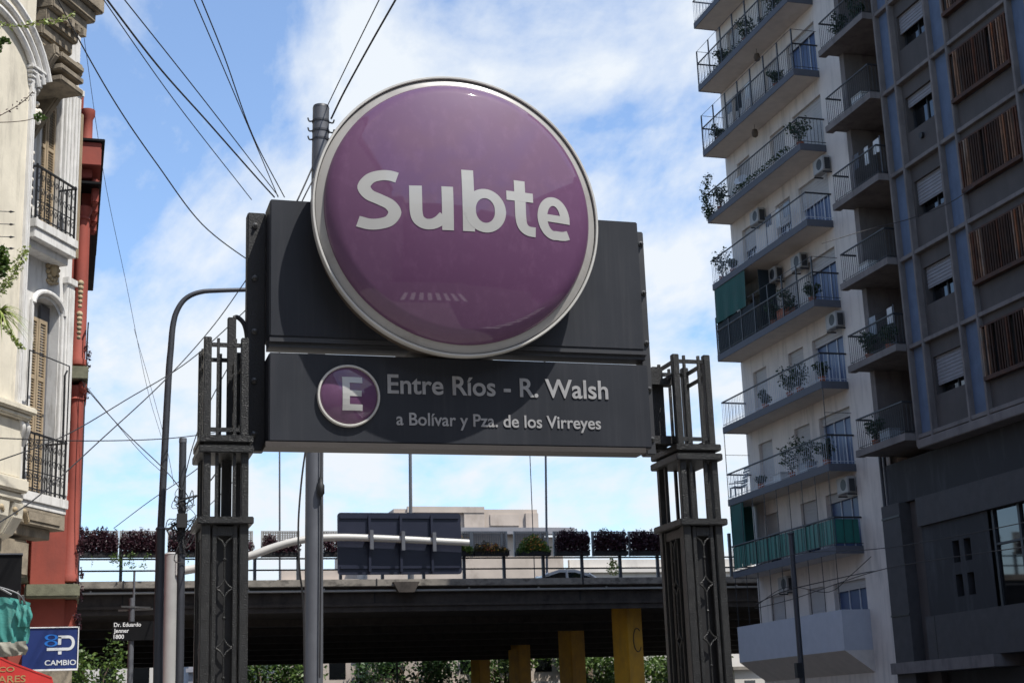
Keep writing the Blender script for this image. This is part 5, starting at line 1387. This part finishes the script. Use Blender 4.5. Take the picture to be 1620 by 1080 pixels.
# ================================================================= CABLES
GC = 'overhead cables strung across the sky'
def cable(label, P, r_=.008, m='wire', name='cable'):
    pts = spline([onY(x, y, Y) for x, y, Y in P], 8)
    return solo(name, MB().tube(pts, r_, 5), m, label, 'cable', GC)
cable('straight thin cable, lowest of the upper left fan above the sign corner', [(150, -20, 16), (275, 158, 19), (398, 316, 22)], .007)
cable('thick cable sagging from the top left, first of the pair meeting above the panel', [(160, -12, 16), (250, 105, 18), (330, 195, 20), (405, 280, 22), (434, 312, 23)], .013)
cable('thin cable crossing beside the thick one, from the top left to the upper panel edge', [(185, -15, 16), (320, 155, 19), (440, 310, 23)], .008)
cable('left of the two cables running from the top edge to the upper panel', [(302, -12, 17), (365, 135, 20), (440, 312, 24)], .008)
cable('right of the two cables running from the top edge to the upper panel', [(314, -12, 17), (355, 90, 19), (400, 215, 21), (450, 312, 24)], .009)
cable('long cable leaving the cream eaves and sagging towards the left post', [(60, -60, 21), (133, 78, 21.5), (190, 175, 22), (250, 262, 23), (320, 355, 24), (398, 415, 25), (430, 432, 25)], .011)
cable('thin cable rising from the tall pole top to the top edge', [(517, 170, 20), (558, 85, 18), (606, -12, 16)], .008)
cable('thick cable rising from the tall pole top to the top edge', [(524, 188, 20), (545, 145, 19), (585, 72, 18), (634, -14, 16)], .014)
cable('left guy cable between the tall pole and the upper panel', [(494, 265, 20), (483, 290, 19.6), (470, 318, 19)], .012)
cable('right guy cable between the disc edge and the upper panel', [(500, 275, 20), (488, 298, 19.8), (478, 318, 19.6)], .010)
cable('faint hairline wire falling down the sky near the red building', [(133, 60, 30), (165, 280, 33), (200, 450, 36), (232, 610, 40), (255, 690, 42)], .006)
cable('cable rising from the lower left to the left post, upper of the crossing pair', [(-20, 735, 22), (100, 690, 24), (200, 632, 26), (300, 570, 27), (400, 480, 27), (440, 440, 27)], .010)
cable('cable rising from the lower left to the left post, steeper of the crossing pair', [(-20, 838, 20), (60, 785, 22), (160, 695, 24), (262, 600, 26), (340, 512, 27), (405, 420, 27)], .010)
cable('nearly level cable crossing the lower left sky', [(-20, 692, 22), (130, 697, 25), (255, 694, 27), (340, 684, 28), (400, 672, 28)], .009)
cable('cable falling from the red building to the tangled pole', [(120, 595, 29), (190, 675, 28), (260, 742, 27.6), (287, 775, 27.4)], .010)
cable('thin cable falling beside the one from the red building', [(108, 575, 29), (160, 640, 28.5), (220, 712, 28), (262, 752, 27.7)], .006)
cable('cable climbing from the planters towards the left iron pillar', [(180, 835, 40), (240, 790, 36), (300, 750, 32), (345, 715, 28), (380, 690, 26)], .010)
cable('hairline wire between the two slim poles', [(212, 520, 38), (238, 610, 36), (262, 700, 34), (275, 765, 32)], .006)
cable('short cable leaving the tangled pole upward', [(289, 770, 27.4), (305, 705, 27.2), (330, 640, 27), (372, 560, 26.5)], .009)
cable('short cable from the tangled pole towards the iron pillar', [(289, 800, 27.4), (318, 778, 27), (352, 735, 26), (380, 700, 25)], .012)
cable('lower loose cable from the tangled pole towards the iron pillar', [(289, 830, 27.4), (330, 800, 27), (385, 745, 25)], .007)
cable('dark stay beside the tall pole, running from the sign down to the ground', [(485, 700, 19.5), (477, 760, 19.5), (472, 830, 19.5), (474, 900, 19.5), (480, 960, 19.6), (482, 1100, 19.7)], .013)
cable('cable sagging across the dark block in the upper floors', [(1300, 385, 24), (1378, 362, 24), (1440, 346, 23), (1500, 322, 22), (1540, 296, 21)], .008)
cable('upper of the two cables crossing the dark podium', [(1165, 905, 36), (1260, 876, 34), (1385, 868, 30), (1500, 850, 27), (1640, 822, 24)], .010)
cable('lower of the two cables crossing the dark podium', [(1195, 962, 36), (1260, 945, 34), (1385, 903, 30), (1500, 882, 27), (1640, 862, 24)], .010)
cable('drooping cable bundle under the green balcony panels', [(1195, 955, 36), (1240, 935, 35), (1300, 920, 34), (1370, 905, 32), (1385, 903, 31)], .012)
cable('loose cable swagging beneath the cable bundle', [(1195, 958, 36), (1245, 928, 35), (1310, 936, 34), (1345, 910, 33), (1378, 880, 32)], .009)

# ================================================================= STREET BEHIND THE CAMERA (mirrored in the dome), plus unseen blocks added to dim skylight
def block(label, x0, x1, y0, y1, h, m, st):
    T = thing('street_building', label, 'building', ((x0+x1)/2, (y0+y1)/2, 0))
    MB().box(x0, x1, y0, y1, 0, h).build('wall', m, T)
    n = int((x1-x0)/3.2)
    for i in range(n):
        for k in range(st):
            zb = 1.2+k*3.1
            MB().box(x0+1+i*3.2, x0+2.4+i*3.2, y1-.02, y1+.05, zb, zb+1.5).build('window', 'glass_dark', T)
    MB().box(x0-.3, x1+.3, y0, y1+.4, h-.5, h+.1).build('cornice', m, T)
block('grey apartment house across the junction behind the photographer, mirrored in the disc', -2, 14, -46, -32, 18, 'far_grey', 5)
block('pale apartment house across the junction behind the photographer, mirrored in the disc', -24, -3, -44, -32, 20, 'far_pale', 6)
block('brown apartment house on the right behind the photographer, mirrored in the disc', 16, 44, -46, -30, 17, 'far_grey', 5)
block('tall grey block added unseen on the right behind the photographer to shut out sky', 27, 44, -24, 14, 20, 'far_grey', 10)  # added out of view to dim the sky light reaching the sign
block('tall pale block added unseen on the left behind the photographer to shut out sky', -24, -4, -24, 20, 19, 'far_grey', 6)  # added out of view to block sky from the right-hand facades
block('tall block added out of sight beyond the red building to shut out sky', -24, -.9, 38, 59, 30, 'far_grey', 9)  # unseen, added so that less sky lights the facades opposite
